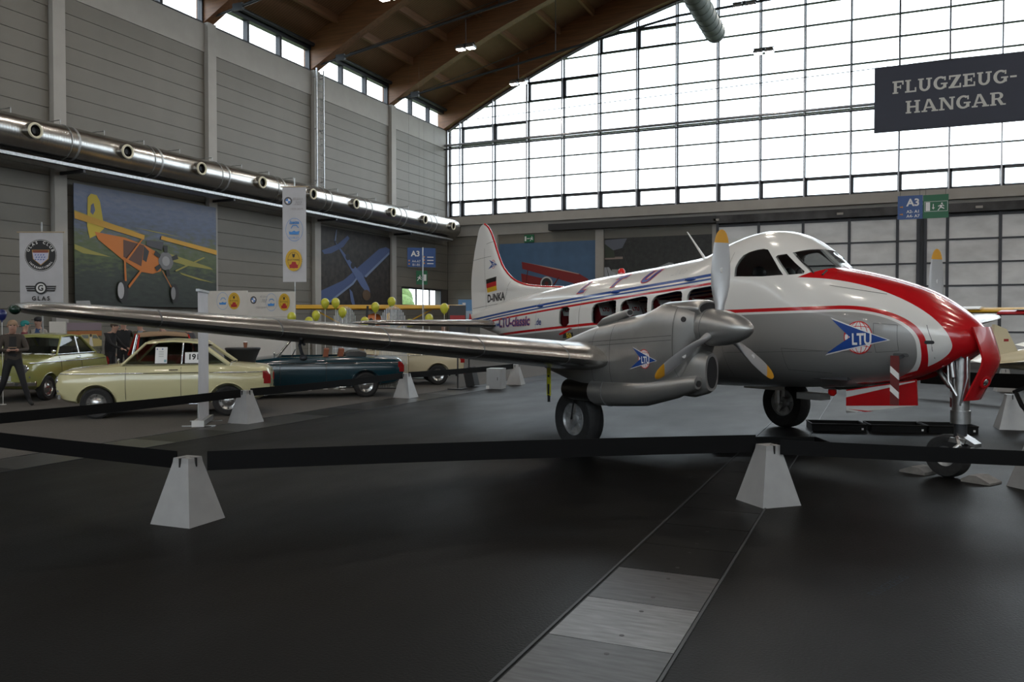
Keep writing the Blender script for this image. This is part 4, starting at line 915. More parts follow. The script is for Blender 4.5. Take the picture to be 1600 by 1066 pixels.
for r_, m in ((9.5, P(.5, .5, .5)), (7.5, P(.03, .03, .03)), (3, rdd)): p3.poly([q3(856+r_*math.cos(R(a)), 433+r_*.98*math.sin(R(a))) for a in range(0, 360, 18)], m, 'printed_engine')
# --- dark poster with trees and a white aeroplane ---
p4 = Print('aeroplane_poster', 'dark poster of trees with a white propeller aeroplane on the back wall', 'poster', (-10.62, BY-.08, 2.2), (1, 0, 0), (0, -1, 0), 4.5, 3.05, mat('poster_dark_trees', (.012, .013, .012), .5, noise=(5, .7)))
def q4(x, y): return ((x-942)/(1115-942), 1-(y-375)/93.)
for pts, m, nm in (([(943, 377), (980, 376), (972, 388), (955, 391), (943, 385)], P(.11, .12, .15), 'printed_sky'), ([(943, 399), (973, 399), (973, 402), (943, 402)], P(.22, .17, .15), 'printed_roof'), ([(955, 415), (970, 415), (970, 440), (950, 440)], P(.25, .25, .24), 'printed_house'), ([(943, 382), (958, 391), (960, 400), (943, 400)], P(.03, .04, .025), 'printed_bush')): p4.poly([q4(*q) for q in pts], m, nm)
p4.poly([q4(955+12*math.cos(R(a)), 432+14*math.sin(R(a))) for a in range(0, 360, 18)], P(.34, .35, .37), 'printed_nose'); p4.poly([q4(*q) for q in ((942, 412), (950, 412), (957, 420), (952, 436), (942, 440))], P(.30, .31, .33), 'printed_nose')
p4.poly([q4(*q) for q in ((975, 432), (1020, 417), (1048, 408), (1055, 409), (1060, 418), (1050, 440), (975, 445))], P(.26, .27, .28), 'printed_fuselage'); p4.poly([q4(*q) for q in ((1040, 414), (1054, 413), (1050, 417), (1039, 418))], P(.02, .02, .02), 'printed_window'); p4.poly([q4(*q) for q in ((1022, 419), (1029, 416), (1027, 422), (1018, 424))], P(.02, .02, .02), 'printed_window')
p4.poly([q4(*q) for q in ((937+6, 402), (953, 436), (957, 436), (952, 428))], P(.02, .02, .02), 'printed_blade')
# --- signs -----------------------------------------------------------------------
M_navy = mat('sign_navy', (.012, .015, .034), .55, noise=(3, .06)); M_sgrey = mat('sign_letter_grey', (.52, .51, .48), .6)
SG = Print('hangar_sign', 'dark blue hanging banner with white lettering FLUGZEUG-HANGAR', 'sign', (-.12, 20, 5.86), (1, 0, 0), (0, -1, 0), 4.3, 1.40, M_navy, .03)
for z in (0, 1.40): G().tube([(0, .015, z), (4.3, .015, z)], .016, 8).build('sign_rod', M_dark, SG.t)
for x in (.25, 4.05): G().tube([(x, .015, 1.4), (x, .015, 8.5)], .006, 5).build('sign_cable', M_rod, SG.t)
# slab-serif capitals from strokes
def slab(ch):
    """returns list of polygons in a 0..w x 0..1 box, and the width"""
    t, s_, sv = .20, .15, .09     # stem, thin bar, serif overhang
    b = lambda x0, y0, x1, y1: [(x0, y0), (x1, y0), (x1, y1), (x0, y1)]
    def arcband(cx, cy, r0x, r0y, r1x, r1y, a0, a1, n=14):
        o = [(cx+r1x*math.cos(R(a0+(a1-a0)*i/n)), cy+r1y*math.sin(R(a0+(a1-a0)*i/n))) for i in range(n+1)]
        return o+[(cx+r0x*math.cos(R(a1+(a0-a1)*i/n)), cy+r0y*math.sin(R(a1+(a0-a1)*i/n))) for i in range(n+1)]
    sf = lambda x, y: b(x-sv, y, x+t+sv, y+.11)
    if ch == 'F': return [b(.1, 0, .1+t, 1), sf(.1, 0), b(0, .87, .75, 1), b(.65, .68, .75, 1), b(.1, .45, .55, .57), b(.5, .36, .58, .66)], .82
    if ch == 'L': return [b(.1, 0, .1+t, 1), sf(.1, .89), b(0, 0, .75, .12), b(.65, 0, .75, .36)], .82
    if ch == 'E': return [b(.1, 0, .1+t, 1), b(0, .87, .75, 1), b(0, 0, .78, .13), b(.66, .68, .75, 1), b(.69, 0, .78, .34), b(.1, .45, .55, .57), b(.5, .36, .58, .66)], .86
    if ch == 'U': return [b(.1, .35, .1+t, 1), b(.66, .35, .66+.16, 1), sf(.1, .89), sf(.64, .89), arcband(.46, .36, .16, .22, .36, .38, 180, 360)], .98
    if ch == 'Z': return [b(.02, .87, .78, 1), b(.0, 0, .8, .13), b(.02, .68, .12, 1), b(.7, 0, .8, .34), [(.05, .1), (.33, .1), (.78, .92), (.5, .92)]], .88
    if ch == 'G': return [arcband(.48, .5, .24, .37, .46, .52, 50, 320), b(.66, .10, .86, .48), b(.5, .38, .94, .49), b(.72, .68, .82, .98)], .98
    if ch == 'H': return [b(.1, 0, .1+t, 1), b(.68, 0, .68+t, 1), sf(.1, 0), sf(.1, .89), sf(.68, 0), sf(.68, .89), b(.1, .44, .8, .57)], 1.04
    if ch == 'A': return [[(.42, 1), (.58, 1), (1.0, .05), (.76, .05)], [(.36, 1), (.52, 1), (.24, .05), (.10, .05)], b(.2, .28, .8, .39), b(.0, 0, .38, .11), b(.66, 0, 1.1, .11)], 1.12
    if ch == 'N': return [b(.1, 0, .1+.14, 1), b(.78, 0, .78+.14, 1), [(.1, 1), (.32, 1), (.92, 0), (.72, 0)], b(0, 0, .36, .11), b(.66, .89, 1.02, 1), b(0, .89, .3, 1)], 1.06
    if ch == 'R': return [b(.1, 0, .1+t, 1), sf(.1, 0), b(0, .88, .5, 1), arcband(.48, .72, .13, .17, .33, .28, -90, 90), b(.2, .43, .5, .55), [(.42, .48), (.62, .48), (.86, .05), (.66, .0)], b(.64, 0, .98, .11)], 1.0
    if ch == '-': return [b(.05, .36, .45, .50)], .5
def slabline(pr, s_, x, z, hgt, kx, m):
    for ch in s_:
        polys, w = slab(ch); g = G(); f = pr.fn(0)
        for k, pl in enumerate(polys): g.prism([(x+a*hgt*kx, z+c*hgt) for a, c in pl], f, .003, .0060+.0004*k)
        g.build('letter', m, pr.t); x += (w+.03)*hgt*kx
    return x
slabline(SG, 'FLUGZEUG-', .36, .80, .27, 1.08, M_sgrey); slabline(SG, 'HANGAR', .62, .35, .27, 1.08, M_sgrey)
M_sblue = mat('sign_blue', (.03, .085, .26), .5); M_sgreen = mat('sign_green', (.008, .12, .05), .5); M_or = P(.6, .25, .03)
def run_man(pr, x, z, s_, m):
    pts = [[(0, 0), (.12, 0), (.30, .30), (.24, .36)], [(.22, .26), (.42, .30), (.50, .62), (.30, .66)], [(.40, .30), (.70, .14), (.72, .24), (.46, .42)], [(.30, .62), (.08, .56), (.06, .44), (.14, .44), (.16, .50), (.34, .54)], [(.48, .60), (.66, .44), (.72, .50), (.52, .70)], circ(.46, .80, .09, 12)]
    for q in pts: pr.polym([(x+a*s_, z+b*s_) for a, b in q], m, 'running_figure')
A3 = Print('direction_sign', 'hanging blue hall sign reading A3 with A2-A1 and A4-A7 below', 'sign', (.44, 24, 4.38), (1, 0, 0), (0, -1, 0), .585, .61, M_sblue, .03)
A3.text('A3', .62, .56, .26, M_text_w, bold=.008); A3.text('A2- A1', .62, .26, .105, M_text_w, bold=.002); A3.text('A4- A7', .62, .07, .105, M_text_w, bold=.002)
for z in (.29, .10): A3.polym([(.05, z+.02), (.10, z+.02), (.10, z), (.13, z+.03), (.10, z+.06), (.10, z+.04), (.05, z+.04)], M_or, 'arrow')
X3 = Print('exit_sign', 'hanging green exit sign with running man beside the blue A3 sign', 'sign', (1.035, 24, 4.38), (1, 0, 0), (0, -1, 0), .585, .60, M_sgreen, .03)
def frame_line(pr, x0, x1, z0, z1, t, m):
    for q in ([(x0, z0), (x1, z0), (x1, z0+t), (x0, z0+t)], [(x0, z1-t), (x1, z1-t), (x1, z1), (x0, z1)], [(x0, z0+t), (x0+t, z0+t), (x0+t, z1-t), (x0, z1-t)], [(x1-t, z0+t), (x1, z0+t), (x1, z1-t), (x1-t, z1-t)]): pr.polym(q, m, 'border')
frame_line(X3, .03, .565, .17, .43, .008, M_text_w); X3.polym([(.06, .19), (.16, .19), (.16, .41), (.06, .41)], M_text_w, 'door_symbol')
X3.polym([(.225, .36), (.245, .36), (.245, .27), (.27, .27), (.235, .22), (.20, .27), (.225, .27)], M_text_w, 'arrow'); run_man(X3, .33, .19, .22, M_text_w)
for pr in (A3, X3):
    for x in (.06, .52): G().tube([(x, .015, .6), (x, .015, 9)], .004, 4).build('sign_cable', M_rod, pr.t)
# second set by the left wall
A4 = Print('direction_sign', 'blue hall sign reading A3 hung above the glazed door window by the panel wall', 'sign', (-16.1, 26.9, 3.78), (.78, .62, 0), (.62, -.78, 0), .55, .72, M_sblue, .03)
A4.text('A3', .55, .56, .28, M_text_w, bold=.008); A4.text('A4-A7', .6, .24, .12, M_text_w); A4.text('B1-B5', .6, .06, .12, M_text_w)
for z in (.21, .08): A4.polym([(.04, z), (.09, z), (.09, z+.05), (.04, z+.05)], M_or, 'arrow')
A5 = Print('direction_sign', 'plain blue sign half hidden behind a thin white flag', 'sign', (-15.66, 27.25, 3.78), (.78, .62, 0), (.62, -.78, 0), .50, .72, M_sblue, .03)
for z in (.12, .24, .36): A5.polym([(.18, z), (.42, z), (.42, z+.03), (.18, z+.03)], M_text_w, 'printed_line'); A5.polym([(.04, z), (.09, z), (.09, z+.05), (.04, z+.05)], M_or, 'arrow')
X4 = Print('exit_sign', 'tall green exit sign hung below the blue sign over the glazed door window', 'sign', (-15.843, 27.105, 3.125), (.78, .62, 0), (.62, -.78, 0), .42, .52, M_sgreen, .03)
run_man(X4, .03, .14, .24, M_text_w); X4.polym([(.28, .14), (.38, .14), (.38, .38), (.28, .38)], M_text_w, 'door_symbol')
for pr, zz_ in ((A4, 7), (A5, 7)):
    for x in (.06, .45): G().tube([(x*.78, x*.62, .7), (x*.78, x*.62, 8.85)], .002, 4).build('sign_cable', M_rod, pr.t)
for x in (.06, .36): G().tube([(x*.78, x*.62, .5), (x*.78, x*.62, .6545)], .004, 4).build('sign_cable', M_rod, X4.t)
X5 = Print('exit_sign', 'small green exit sign above the red triplane poster', 'sign', (-14.27, BY-.14, 5.22), (1, 0, 0), (0, -1, 0), .46, .33, M_sgreen, .06)
X5.polym([(.03, .06), (.10, .06), (.10, .27), (.03, .27)], M_text_w, 'door_symbol'); X5.polym([(.13, .15), (.26, .15), (.26, .18), (.13, .18)], M_text_w, 'arrow'); run_man(X5, .27, .06, .22, M_text_w)
enlarge(HALL1)
# =====================================================================
# CLUB BANNERS
# =====================================================================
M_cloth = mat('white_banner_cloth', (.52, .52, .55), .8, noise=(3, .05))
def ring_text(pr, str_, cx, cz, r, a_mid, da, size, m, inward=1):
    n = len(str_); f = pr.fn(.012)
    for i, ch in enumerate(str_):
        if ch == ' ': continue
        a = R(a_mid-inward*(i-(n-1)/2)*da); vs, fs = text_geo(ch, size, bold=.002)
        rot = a-math.pi/2 if inward > 0 else a+math.pi/2; c_, s_ = math.cos(rot), math.sin(rot)
        G().add([f(cx+r*math.cos(a)+u*c_-v*s_, cz+r*math.sin(a)+u*s_+v*c_) for u, v in vs], fs).build('letter', m, pr.t, norm=False)
def roundel(pr, x, z, r):      # blue-white quartered roundel
    pr.polym(circ(x, z, r, 28), M_text_k, 'roundel_ring'); pr.polym(circ(x, z, r*.95, 28), P(.10, .10, .11), 'roundel_ring'); pr.polym(circ(x, z, r*.62, 24), M_text_w, 'roundel_field')
    for a in (90, 270): pr.polym([(x, z)]+circ(x, z, r*.6, 8, a0=a, a1=a+90), P(.08, .22, .58), 'roundel_quarter')
def car_oval(pr, x, z, rx, rz, m, car):   # oval club badge, outline + small car
    g = G(); f = pr.fn(0); n = 36; o = circ(x, z, rx, n, rz); i_ = circ(x, z, rx*.965, n, rz*.965)
    g.add([f(a, b, .005) for a, b in o]+[f(a, b, .005) for a, b in i_], [(k, (k+1) % n, n+(k+1) % n, n+k) for k in range(n)]); g.build('badge_outline', m, pr.t, norm=False)
    pr.polym([(x-rx*.62, z-rz*.15), (x-rx*.55, z-rz*.42), (x+rx*.5, z-rz*.42), (x+rx*.62, z-rz*.12), (x+rx*.2, z-rz*.18), (x, z-rz*.08), (x-rx*.3, z-rz*.2)], m, 'badge_car'); pr.polym([(x-rx*.4, z+rz*.1), (x-rx*.2, z+rz*.38), (x+rx*.3, z+rz*.40), (x+rx*.55, z+rz*.15), (x+rx*.45, z+rz*.14), (x+rx*.25, z+rz*.33), (x-rx*.15, z+rz*.31), (x-rx*.32, z+rz*.08)], m, 'badge_roof')
def yellow_oval(pr, x, z, rx, rz):
    pr.polym(circ(x, z, rx, 30, rz), P(.62, .38, .03), 'badge_field')
    g = G(); f = pr.fn(0); n = 30; o = circ(x, z, rx*.72, n, rz*.74); i_ = circ(x, z, rx*.69, n, rz*.71); k_ = .004+.0012*(pr.k+1)
    g.add([f(a, b, k_) for a, b in o]+[f(a, b, k_) for a, b in i_], [(k, (k+1) % n, n+(k+1) % n, n+k) for k in range(n)]); g.build('badge_line', M_text_k, pr.t, norm=False)
    pr.k += 1
    pr.polym([(x-rx*.5, z-rz*.72), (x-rx*.5, z-rz*.42), (x-rx*.28, z-rz*.36), (x-rx*.2, z-rz*.15), (x+rx*.25, z-rz*.15), (x+rx*.34, z-rz*.36), (x+rx*.52, z-rz*.45), (x+rx*.52, z-rz*.72)], P(.38, .02, .02), 'badge_car')
    pr.polym([(x-rx*.18, z+rz*.62), (x, z+rz*.52), (x+rx*.18, z+rz*.62), (x+rx*.12, z+rz*.32), (x, z+rz*.22), (x-rx*.12, z+rz*.32)], M_text_k, 'badge_crest')
    pr.text('ROTTWEIL', x/pr.w, (z-rz*.05)/pr.h, rz*.22, M_text_k)
def hang(pr, pole_z0, over=.05):
    G().tube([tuple(pr.u*-over+Vector((0, 0, pr.h))), tuple(pr.u*(pr.w+over)+Vector((0, 0, pr.h)))], .014, 6).build('banner_rod', P(.45, .36, .25), pr.t)
    G().tube([tuple(pr.u*pr.w*.5-pr.n*.03+Vector((0, 0, -pole_z0))), tuple(pr.u*pr.w*.5-pr.n*.03+Vector((0, 0, pr.h+.22)))], .016, 8).build('banner_pole', M_galv, pr.t)
import_u = Vector((.9153, .4027, 0)); import_n = Vector((.4027, -.9153, 0))
# club banner with round emblem, on its pole by the wall
b1 = Print('club_banner', 'white hanging club banner with round black shield emblem and winged badge', 'banner', (-17.0, 12.2, 2.08), (.9153, .4027, 0), (.4027, -.9153, 0), .93, 1.56, M_cloth, .012)
hang(b1, 1.78); b1.t.scale = (1.22,)*3; b1.t.location = (-20.75, 14.9, 2.175)
cx_, cz_ = .46, 1.06
for r_, m in ((.345, M_text_k), (.333, M_text_w), (.325, M_text_k)): b1.polym(circ(cx_, cz_, r_, 36), m, 'emblem_ring')
b1.polym([(cx_-.19, cz_+.12), (cx_+.19, cz_+.12), (cx_+.17, cz_-.08), (cx_, cz_-.22), (cx_-.17, cz_-.08)], P(.42, .25, .08), 'emblem_shield'); b1.polym([(cx_-.175, cz_+.06), (cx_+.175, cz_+.06), (cx_+.155, cz_-.075), (cx_, cz_-.20), (cx_-.155, cz_-.075)], P(.55, .56, .70), 'emblem_shield'); b1.polym([(cx_-.17, cz_+.11), (cx_+.17, cz_+.11), (cx_+.16, cz_+.055), (cx_-.16, cz_+.055)], P(.25, .07, .04), 'emblem_shield')
for i in range(4):
    for j in range(3): b1.polym([(cx_-.12+.06*i+.02*(j % 2), cz_+.02-.05*j), (cx_-.09+.06*i+.02*(j % 2), cz_+.02-.05*j), (cx_-.10+.06*i+.02*(j % 2), cz_-.005-.05*j), (cx_-.13+.06*i+.02*(j % 2), cz_-.005-.05*j)], P(.12, .16, .42), 'emblem_lozenge')
ring_text(b1, 'GLAS CLUB', cx_, cz_, .255, 90, 17, .085, M_text_w); ring_text(b1, 'INTERNATIONAL', cx_, cz_, .295, 270, 9.5, .06, M_text_w, -1)
for z in (.40, .355, .31): b1.polym([(.13+(.40-z)*.3, z), (.80-(.40-z)*.3, z), (.79-(.40-z)*.3, z-.028), (.14+(.40-z)*.3, z-.028)], M_text_k, 'wing_emblem')
for r_, m in ((.135, M_text_k), (.10, M_text_w)): b1.polym(circ(.465, .35, r_, 26), m, 'emblem_ring')
b1.text('G', .5, .19, .17, M_text_k, bold=.006); b1.text('GLAS', .5, .055, .125, M_text_k, bold=.004, space=1.5)
# tall club banner
b2 = Print('club_banner', 'tall white banner with roundel, blue club oval and yellow oval badge', 'banner', (-13.75, 14.72, 2.72), (.93, .37, 0), (.37, -.93, 0), .58, 2.33, M_cloth, .012)
hang(b2, 2.63); b2.t.scale = (1.039,)*3; b2.t.location = (-13.94, 17.14, 2.735)
roundel(b2, .14, 1.98, .10); b2.text('60 Jahre', .66, .865, .075, P(.35, .33, .33)); b2.text('707', .66, .81, .12, P(.30, .30, .32), shear=.3); b2.text('1959-2019', .60, .755, .075, P(.35, .33, .33))
for z in (2.005, 1.885): b2.polym([(.24, z), (.50, z), (.50, z+.006), (.24, z+.006)], P(.3, .3, .32), 'printed_line')
BLU = P(.06, .25, .62); car_oval(b2, .29, 1.28, .215, .285, BLU, 1); b2.text('Isetta', .5, .61, .11, BLU, bold=.004, shear=.2); b2.text('CLUB e.V.', .5, .455, .06, BLU); b2.text('Isetta', .5, .50, .05, BLU)
yellow_oval(b2, .275, .53, .205, .27); ring_text(b2, 'OLDTIMER-FREUNDE', .275, .53, .185, 90, 13, .035, M_text_k)
# thin flag seen edge-on
b3 = thing('feather_flag', 'thin white flag seen edge-on on a pole beside the blue signs', 'flag', (-12.52, 21.81, 0))
G().tube([(0, 0, 0), (0, 0, 3.95)], .02, 8).build('flag_pole', M_galv, b3)
G().sheet([[(.03+.02*math.sin(z*3)-.22*k, .40*k, 1.62+z) for k in (0, .5, 1)] for z in [i*.23 for i in range(10)]]).build('flag_cloth', M_cloth, b3, norm=False)
G().box(-.25, .25, -.25, .25, 0, .03).build('flag_base', M_dark, b3)
# =====================================================================
# BARRIER: sheet-metal pedestals and black tape
# =====================================================================
M_ped = mat('pedestal_grey_metal', (.36, .36, .36), .42, .3, noise=(7, .05))
def pedestal(x, y, rz, label, b=.21, t=.085, h=.545):
    o = thing('barrier_pedestal', label, 'pedestal', (x, y, 0), rz, 'barrier pedestals')
    G().loft([[(-b*k, -b*k, z), (b*k, -b*k, z), (b*k, b*k, z), (-b*k, b*k, z)] for k, z in ((1, 0), (t/b, h-.045))]).build('body', M_ped, o)
    g = G(); g.loft([[(-q, -q, z), (q, -q, z), (q, q, z), (-q, q, z)] for q, z in ((t, h-.045), (t-.006, h))]); g.build('top_cap', M_ped, o)
    g = G()
    for k in range(2): g.box(-.006, .006, -t-.012, -t+.06, h-.075, h+.001, Matrix.Rotation(k*math.pi/2, 4, 'Z'))
    g.build('tape_slot', M_black, o); return o
PEDS = [(-5.35, 5.33, 0.03, 'grey pyramid barrier pedestal where the tape turns below the wing tip'), (-.93, 8.06, R(43), 'grey pyramid barrier pedestal in front of the airliner nose, beside the steel floor plates'),
        (1.52, 9.86, R(40), 'grey pyramid barrier pedestal beside the nose wheel of the airliner'), (-9.76, 11.02, .03, 'grey pyramid barrier pedestal beside the rear wheel of the cream coupe'),
        (-9.75, 16.2, .03, 'grey pyramid barrier pedestal behind the tail of the teal convertible'), (-9.07, 20.88, .1, 'grey pyramid barrier pedestal beyond the grey cabinet under the wing'),
        (1.95, 15.3, .1, 'grey pyramid barrier pedestal behind the nose leg, below the cream tailplane'), (2.86, 23.6, .1, 'small far grey pyramid pedestal behind the nose leg'), (2.95, 19.9, .1, 'pale pyramid pedestal beside the cream aircraft tail'), (-9.9, 5.6, .05, 'grey pyramid barrier pedestal where two tapes meet in front of the walking person'), (4.75, 9.25, .2, 'grey pyramid barrier pedestal at the far end of the tape past the nose wheel')]
for q in PEDS: pedestal(*q)
M_tape = mat('black_barrier_tape', (.005, .005, .0055), .6, spec=.12)
def tape(a, b, za, zb, sag, label, h=.135, n=16):
    a, b = Vector((*a, 0)), Vector((*b, 0)); d = (b-a).normalized(); nn = Vector((-d.y, d.x, 0))*.003; rings = []
    for i in range(n+1):
        t = i/n; p = a+(b-a)*t; z = za+(zb-za)*t-sag*4*t*(1-t)
        rings.append([p+nn+Vector((0, 0, z-h)), p+nn+Vector((0, 0, z)), p-nn+Vector((0, 0, z)), p-nn+Vector((0, 0, z-h))])
    return tag(G().loft(rings).build('barrier_tape', M_tape), label, 'barrier tape', 'black barrier tapes')
tape((-5.24, 5.44), (-1.05, 8.10), .585, .625, -.012, 'black barrier tape stretched from the wing tip pedestal to the pedestal beside the steel plates', .165)
tape((-.82, 8.02), (4.5, 9.2), .60, .52, .01, 'black barrier tape passing in front of the nose wheel')
tape((-9.8, 5.68), (-5.48, 5.34), .60, .585, .01, 'black barrier tape from the wing tip pedestal towards the cars', .15)
tape((-9.86, 5.72), (-9.76, 10.9), .60, .57, .02, 'black barrier tape in front of the cream coupe')
tape((-9.76, 11.14), (-9.75, 16.08), .57, .57, .02, 'black barrier tape in front of the teal convertible')
tape((-9.75, 16.32), (-9.1, 20.76), .57, .57, .015, 'black barrier tape in front of the farthest cream car', .135)
tape((.9, 21.2), (3.2, 19.3), .60, .66, .01, 'black barrier tape behind the nose leg of the airliner', .30)
st_ = G(); pts = [(1.98, 15.0, .58), (2.02, 14.75, .42), (2.2, 14.2, .16), (2.5, 13.6, .02), (3.1, 13.0, .02)]
tag(st_.tube(pts, .035, 8).build('slack_strap', M_tape, None, 50), 'slack black strap hanging down from the pedestal below the cream tailplane', 'strap')
tag(G().tube([(1.98, 15.28, .585), (2.9, 15.9, .95), (3.6, 16.2, 1.2)], .03, 8).build('slanting_strap', M_tape, None, 50), 'black strap slanting upwards from the pedestal below the cream tailplane', 'strap')
# drip trays and chocks
M_trayk = mat('black_tray', (.006, .006, .006), .5, spec=.15)
def drip(x, y, rz, L, Wd, label, h=.11):
    o = thing('drip_tray', label, 'tray', (x, y, 0), rz, 'drip trays under the airliner')
    bx('tray_floor', M_trayk, o, -L/2, L/2, -Wd/2, Wd/2, 0, .012)
    for a in ((-L/2, L/2, -Wd/2, -Wd/2+.015), (-L/2, L/2, Wd/2-.015, Wd/2), (-L/2, -L/2+.015, -Wd/2, Wd/2), (L/2-.015, L/2, -Wd/2, Wd/2)): bx('tray_wall', M_trayk, o, *a, .012, h)
    G().tube([(-L/2, -Wd/2, h), (L/2, -Wd/2, h), (L/2, Wd/2, h), (-L/2, Wd/2, h), (-L/2, -Wd/2, h)], .012, 6).build('tray_rim', M_trayk, o)
    bx('tray_label', M_text_w, o, L/2-.07, L/2-.04, -Wd/2-.001, -Wd/2, .03, .06); return o
drip(-.60, 14.05, R(14), .80, .5, 'black drip tray beside the main wheel behind the belly'); drip(.24, 14.27, R(14), .80, .5, 'black drip tray below the belly beacon'); drip(1.0, 14.47, R(14), .70, .5, 'black drip tray below the open nose bay door')
drip(-1.35, 11.55, R(24), 1.5, .55, 'black drip tray below the propeller beside the steel floor plates')
M_chock = mat('grey_wooden_chock', (.20, .19, .18), .8, noise=(8, .2))
for (x, y, rz, lb) in ((.43, 10.36, R(-33), 'grey wedge chock behind the nose wheel'), (1.0, 10.0, R(147), 'grey wedge chock in front of the nose wheel')):
    o = G().loft([[(-.16, y_, 0), (.14, y_, 0), (.14, y_, .03), (.06, y_, .075), (-.02, y_, .08), (-.16, y_, .02)] for y_ in (-.12, .12)]).build('wheel_chock', M_chock)
    o.location = (x, y, 0); o.rotation_euler = (0, 0, rz); tag(o, lb, 'chock', 'nose wheel chocks')
# =====================================================================
# CARS   (local: +x front, +y left side)
# =====================================================================
M_cglass = glassmat('car_glass', (.55, .58, .57)); M_tail = mat('tail_lamp_red', (.25, .01, .01), .2); M_lens = mat('headlamp_glass', (.35, .36, .36), .08, .6)
M_cint = mat('car_interior', (.05, .04, .035), .8); M_rim = mat('wheel_rim_silver', (.50, .50, .50), .25, .9)
def make_car(label, loc, rz, col, style='coupe', wb=2.15, fo=.66, ro=.72, hw=.72, belt=.93, roof=1.34, seatcol=(.25, .02, .02), r=.275, plate=None, roofcol=None, group='old cars on show'):
    o = thing('vintage_car', label, 'car', (*loc, 0), rz, group)
    M_b = mat('car_paint_%02d%02d%02d' % tuple(int(99*c) for c in col), col, .22, 0, coat=.6)
    xa, xb = wb/2, -wb/2; xf, xr = xa+fo, xb-ro; sill = .24
    tp = pchip([(xr, belt-.16), (xr+.08, belt-.07), (xr+.45, belt-.03), (xb+.35, belt+.01), (-.1, belt), (xa-.42, belt), (xa-.05, belt-.04), (xf-.25, belt-.085), (xf-.07, belt-.115), (xf, belt-.19)])
    bt = pchip([(xr, .42), (xr+.2, .30), (xb, sill), (xa, sill), (xf-.15, .30), (xf, .40)])
    wd = pchip([(xr, hw*.84), (xr+.18, hw*.93), (xb, hw), (xa, hw), (xf-.2, hw*.94), (xf-.05, hw*.88), (xf, hw*.82)])
    rings = []
    for x in sorted({xr, xr+.04, xr+.1, xr+.2, xr+.4, xb, xb+.35, -.4, 0, .4, xa-.4, xa, xa+.2, xf-.25, xf-.12, xf-.05, xf}):
        t, b, w = tp(x), bt(x), wd(x); h = t-b; half = [(.0, b), (.80*w, b), (.94*w, b+.08*h), (w, b+.35*h), (w, b+.60*h), (.965*w, b+.86*h), (.90*w, b+.97*h), (.70*w, t+.012), (0, t+.03)]
        rings.append([(x, y, z) for y, z in half]+[(x, -y, z) for y, z in half[-2:0:-1]])
    cutg = G()
    for x in (xa, xb):
        for s_ in (-1, 1): cutg.lathe([(r+.055, 0), (r+.055, .34)], (x, s_*(hw+.05), r+.0), (0, -s_, 0), 28)
    cuts = [(cutg, 'DIFFERENCE')]
    if style == 'cabrio': cuts.append((G().box(xb+.40, xa-.50, -hw*.80, hw*.80, .5, 1.5), 'DIFFERENCE'))
    BO = link('body', boolean(G().loft(rings), cuts, 'body', M_b, 40), o)
    sd = lambda x, z: wd(x)*pchip([(0, .80), (.08, .94), (.35, 1), (.60, 1), (.86, .965), (.97, .90), (1, .7)])((z-bt(x))/(tp(x)-bt(x)))
    # chrome side strip, door seams, handle
    zs = belt-.145; strip_ = [x for x in [xr+.06+(xf-xr-.12)*i/24 for i in range(25)]]
    for s_ in (-1, 1):
        G().tube([(x, s_*(sd(x, zs)+.004), zs-.0) for x in strip_], .009, 6).build('trim_strip', M_chrome, BO, 60)
        for x in (xa-.48, -.30):
            G().tube([(x, s_*(sd(x, sill+.03+(belt-sill-.07)*k/7)+.001), sill+.03+(belt-sill-.07)*k/7) for k in range(8)], .004, 5).build('door_seam', M_black, BO)
        G().tube([(-.10, s_*(sd(-.1, belt-.09)+.018), belt-.09), (-.25, s_*(sd(-.2, belt-.09)+.018), belt-.09)], .011, 6).build('door_handle', M_chrome, BO, 60)
        G().tube([(-.0+xb+.45, s_*(wd(0)*.93), sill-.005), (xa-.45, s_*(wd(0)*.93), sill-.005)], .014, 6).build('sill_trim', M_chrome, BO, 60)
        for x in (xa, xb):
            arcpts = [(x+(r+.058)*math.cos(R(a)), s_*(sd(x+(r+.058)*math.cos(R(a)), min(tp(x)-.02, max(bt(x)+.01, r+(r+.058)*math.sin(R(a)))))+.003), r+(r+.058)*math.sin(R(a))) for a in range(0, 181, 12)]
            G().tube(arcpts, .010, 5).build('arch_lip', M_b, BO, 60)
    # wheels
    for x in (xa, xb):
        for s_ in (-1, 1):
            c = (x, s_*(hw-.10), r); T = G().lathe([(r*.62, -.06), (r*.85, -.078), (r*.97, -.06), (r, -.02), (r, .02), (r*.97, .06), (r*.85, .078), (r*.62, .06)], c, (0, 1, 0), 28, False).build('tyre', M_rubber, o, 40)
            g = G(); g.lathe([(r*.64, .052), (r*.60, .065), (r*.56, .045), (r*.40, .03), (r*.30, .055), (r*.16, .068), (0, .072)], c, (0, s_, 0), 28, False); g.build('wheel_disc', M_rim, T, 40)
            g = G()
            for k in range(8):
                a = 2*math.pi*k/8; g.lathe([(r*.05, .044), (r*.045, .052)], (x+r*.48*math.cos(a), c[1], r+r*.48*math.sin(a)), (0, s_, 0), 8)
            g.build('disc_hole', M_black, T)
    # bumpers, lamps
    for xx, d in ((xf, 1), (xr, -1)):
        g = G(); zb = .40
        g.loft([[(xx+d*(.07-.16*(y/hw)**2)+q[0]*d, y, zb+q[1]) for q in ((0, -.045), (.03, -.02), (.03, .03), (0, .05), (-.02, 0))] for y in [hw*1.0*k/8 for k in range(-8, 9)]]); g.build('bumper', M_chrome, o, 50)
        g = G()
        for y in (-.4, .4): g.box(min(xx-d*.1, xx+d*.06), max(xx-d*.1, xx+d*.06), y-.03, y+.03, zb-.03, zb+.03)
        g.build('bumper_bracket', M_dark, o)
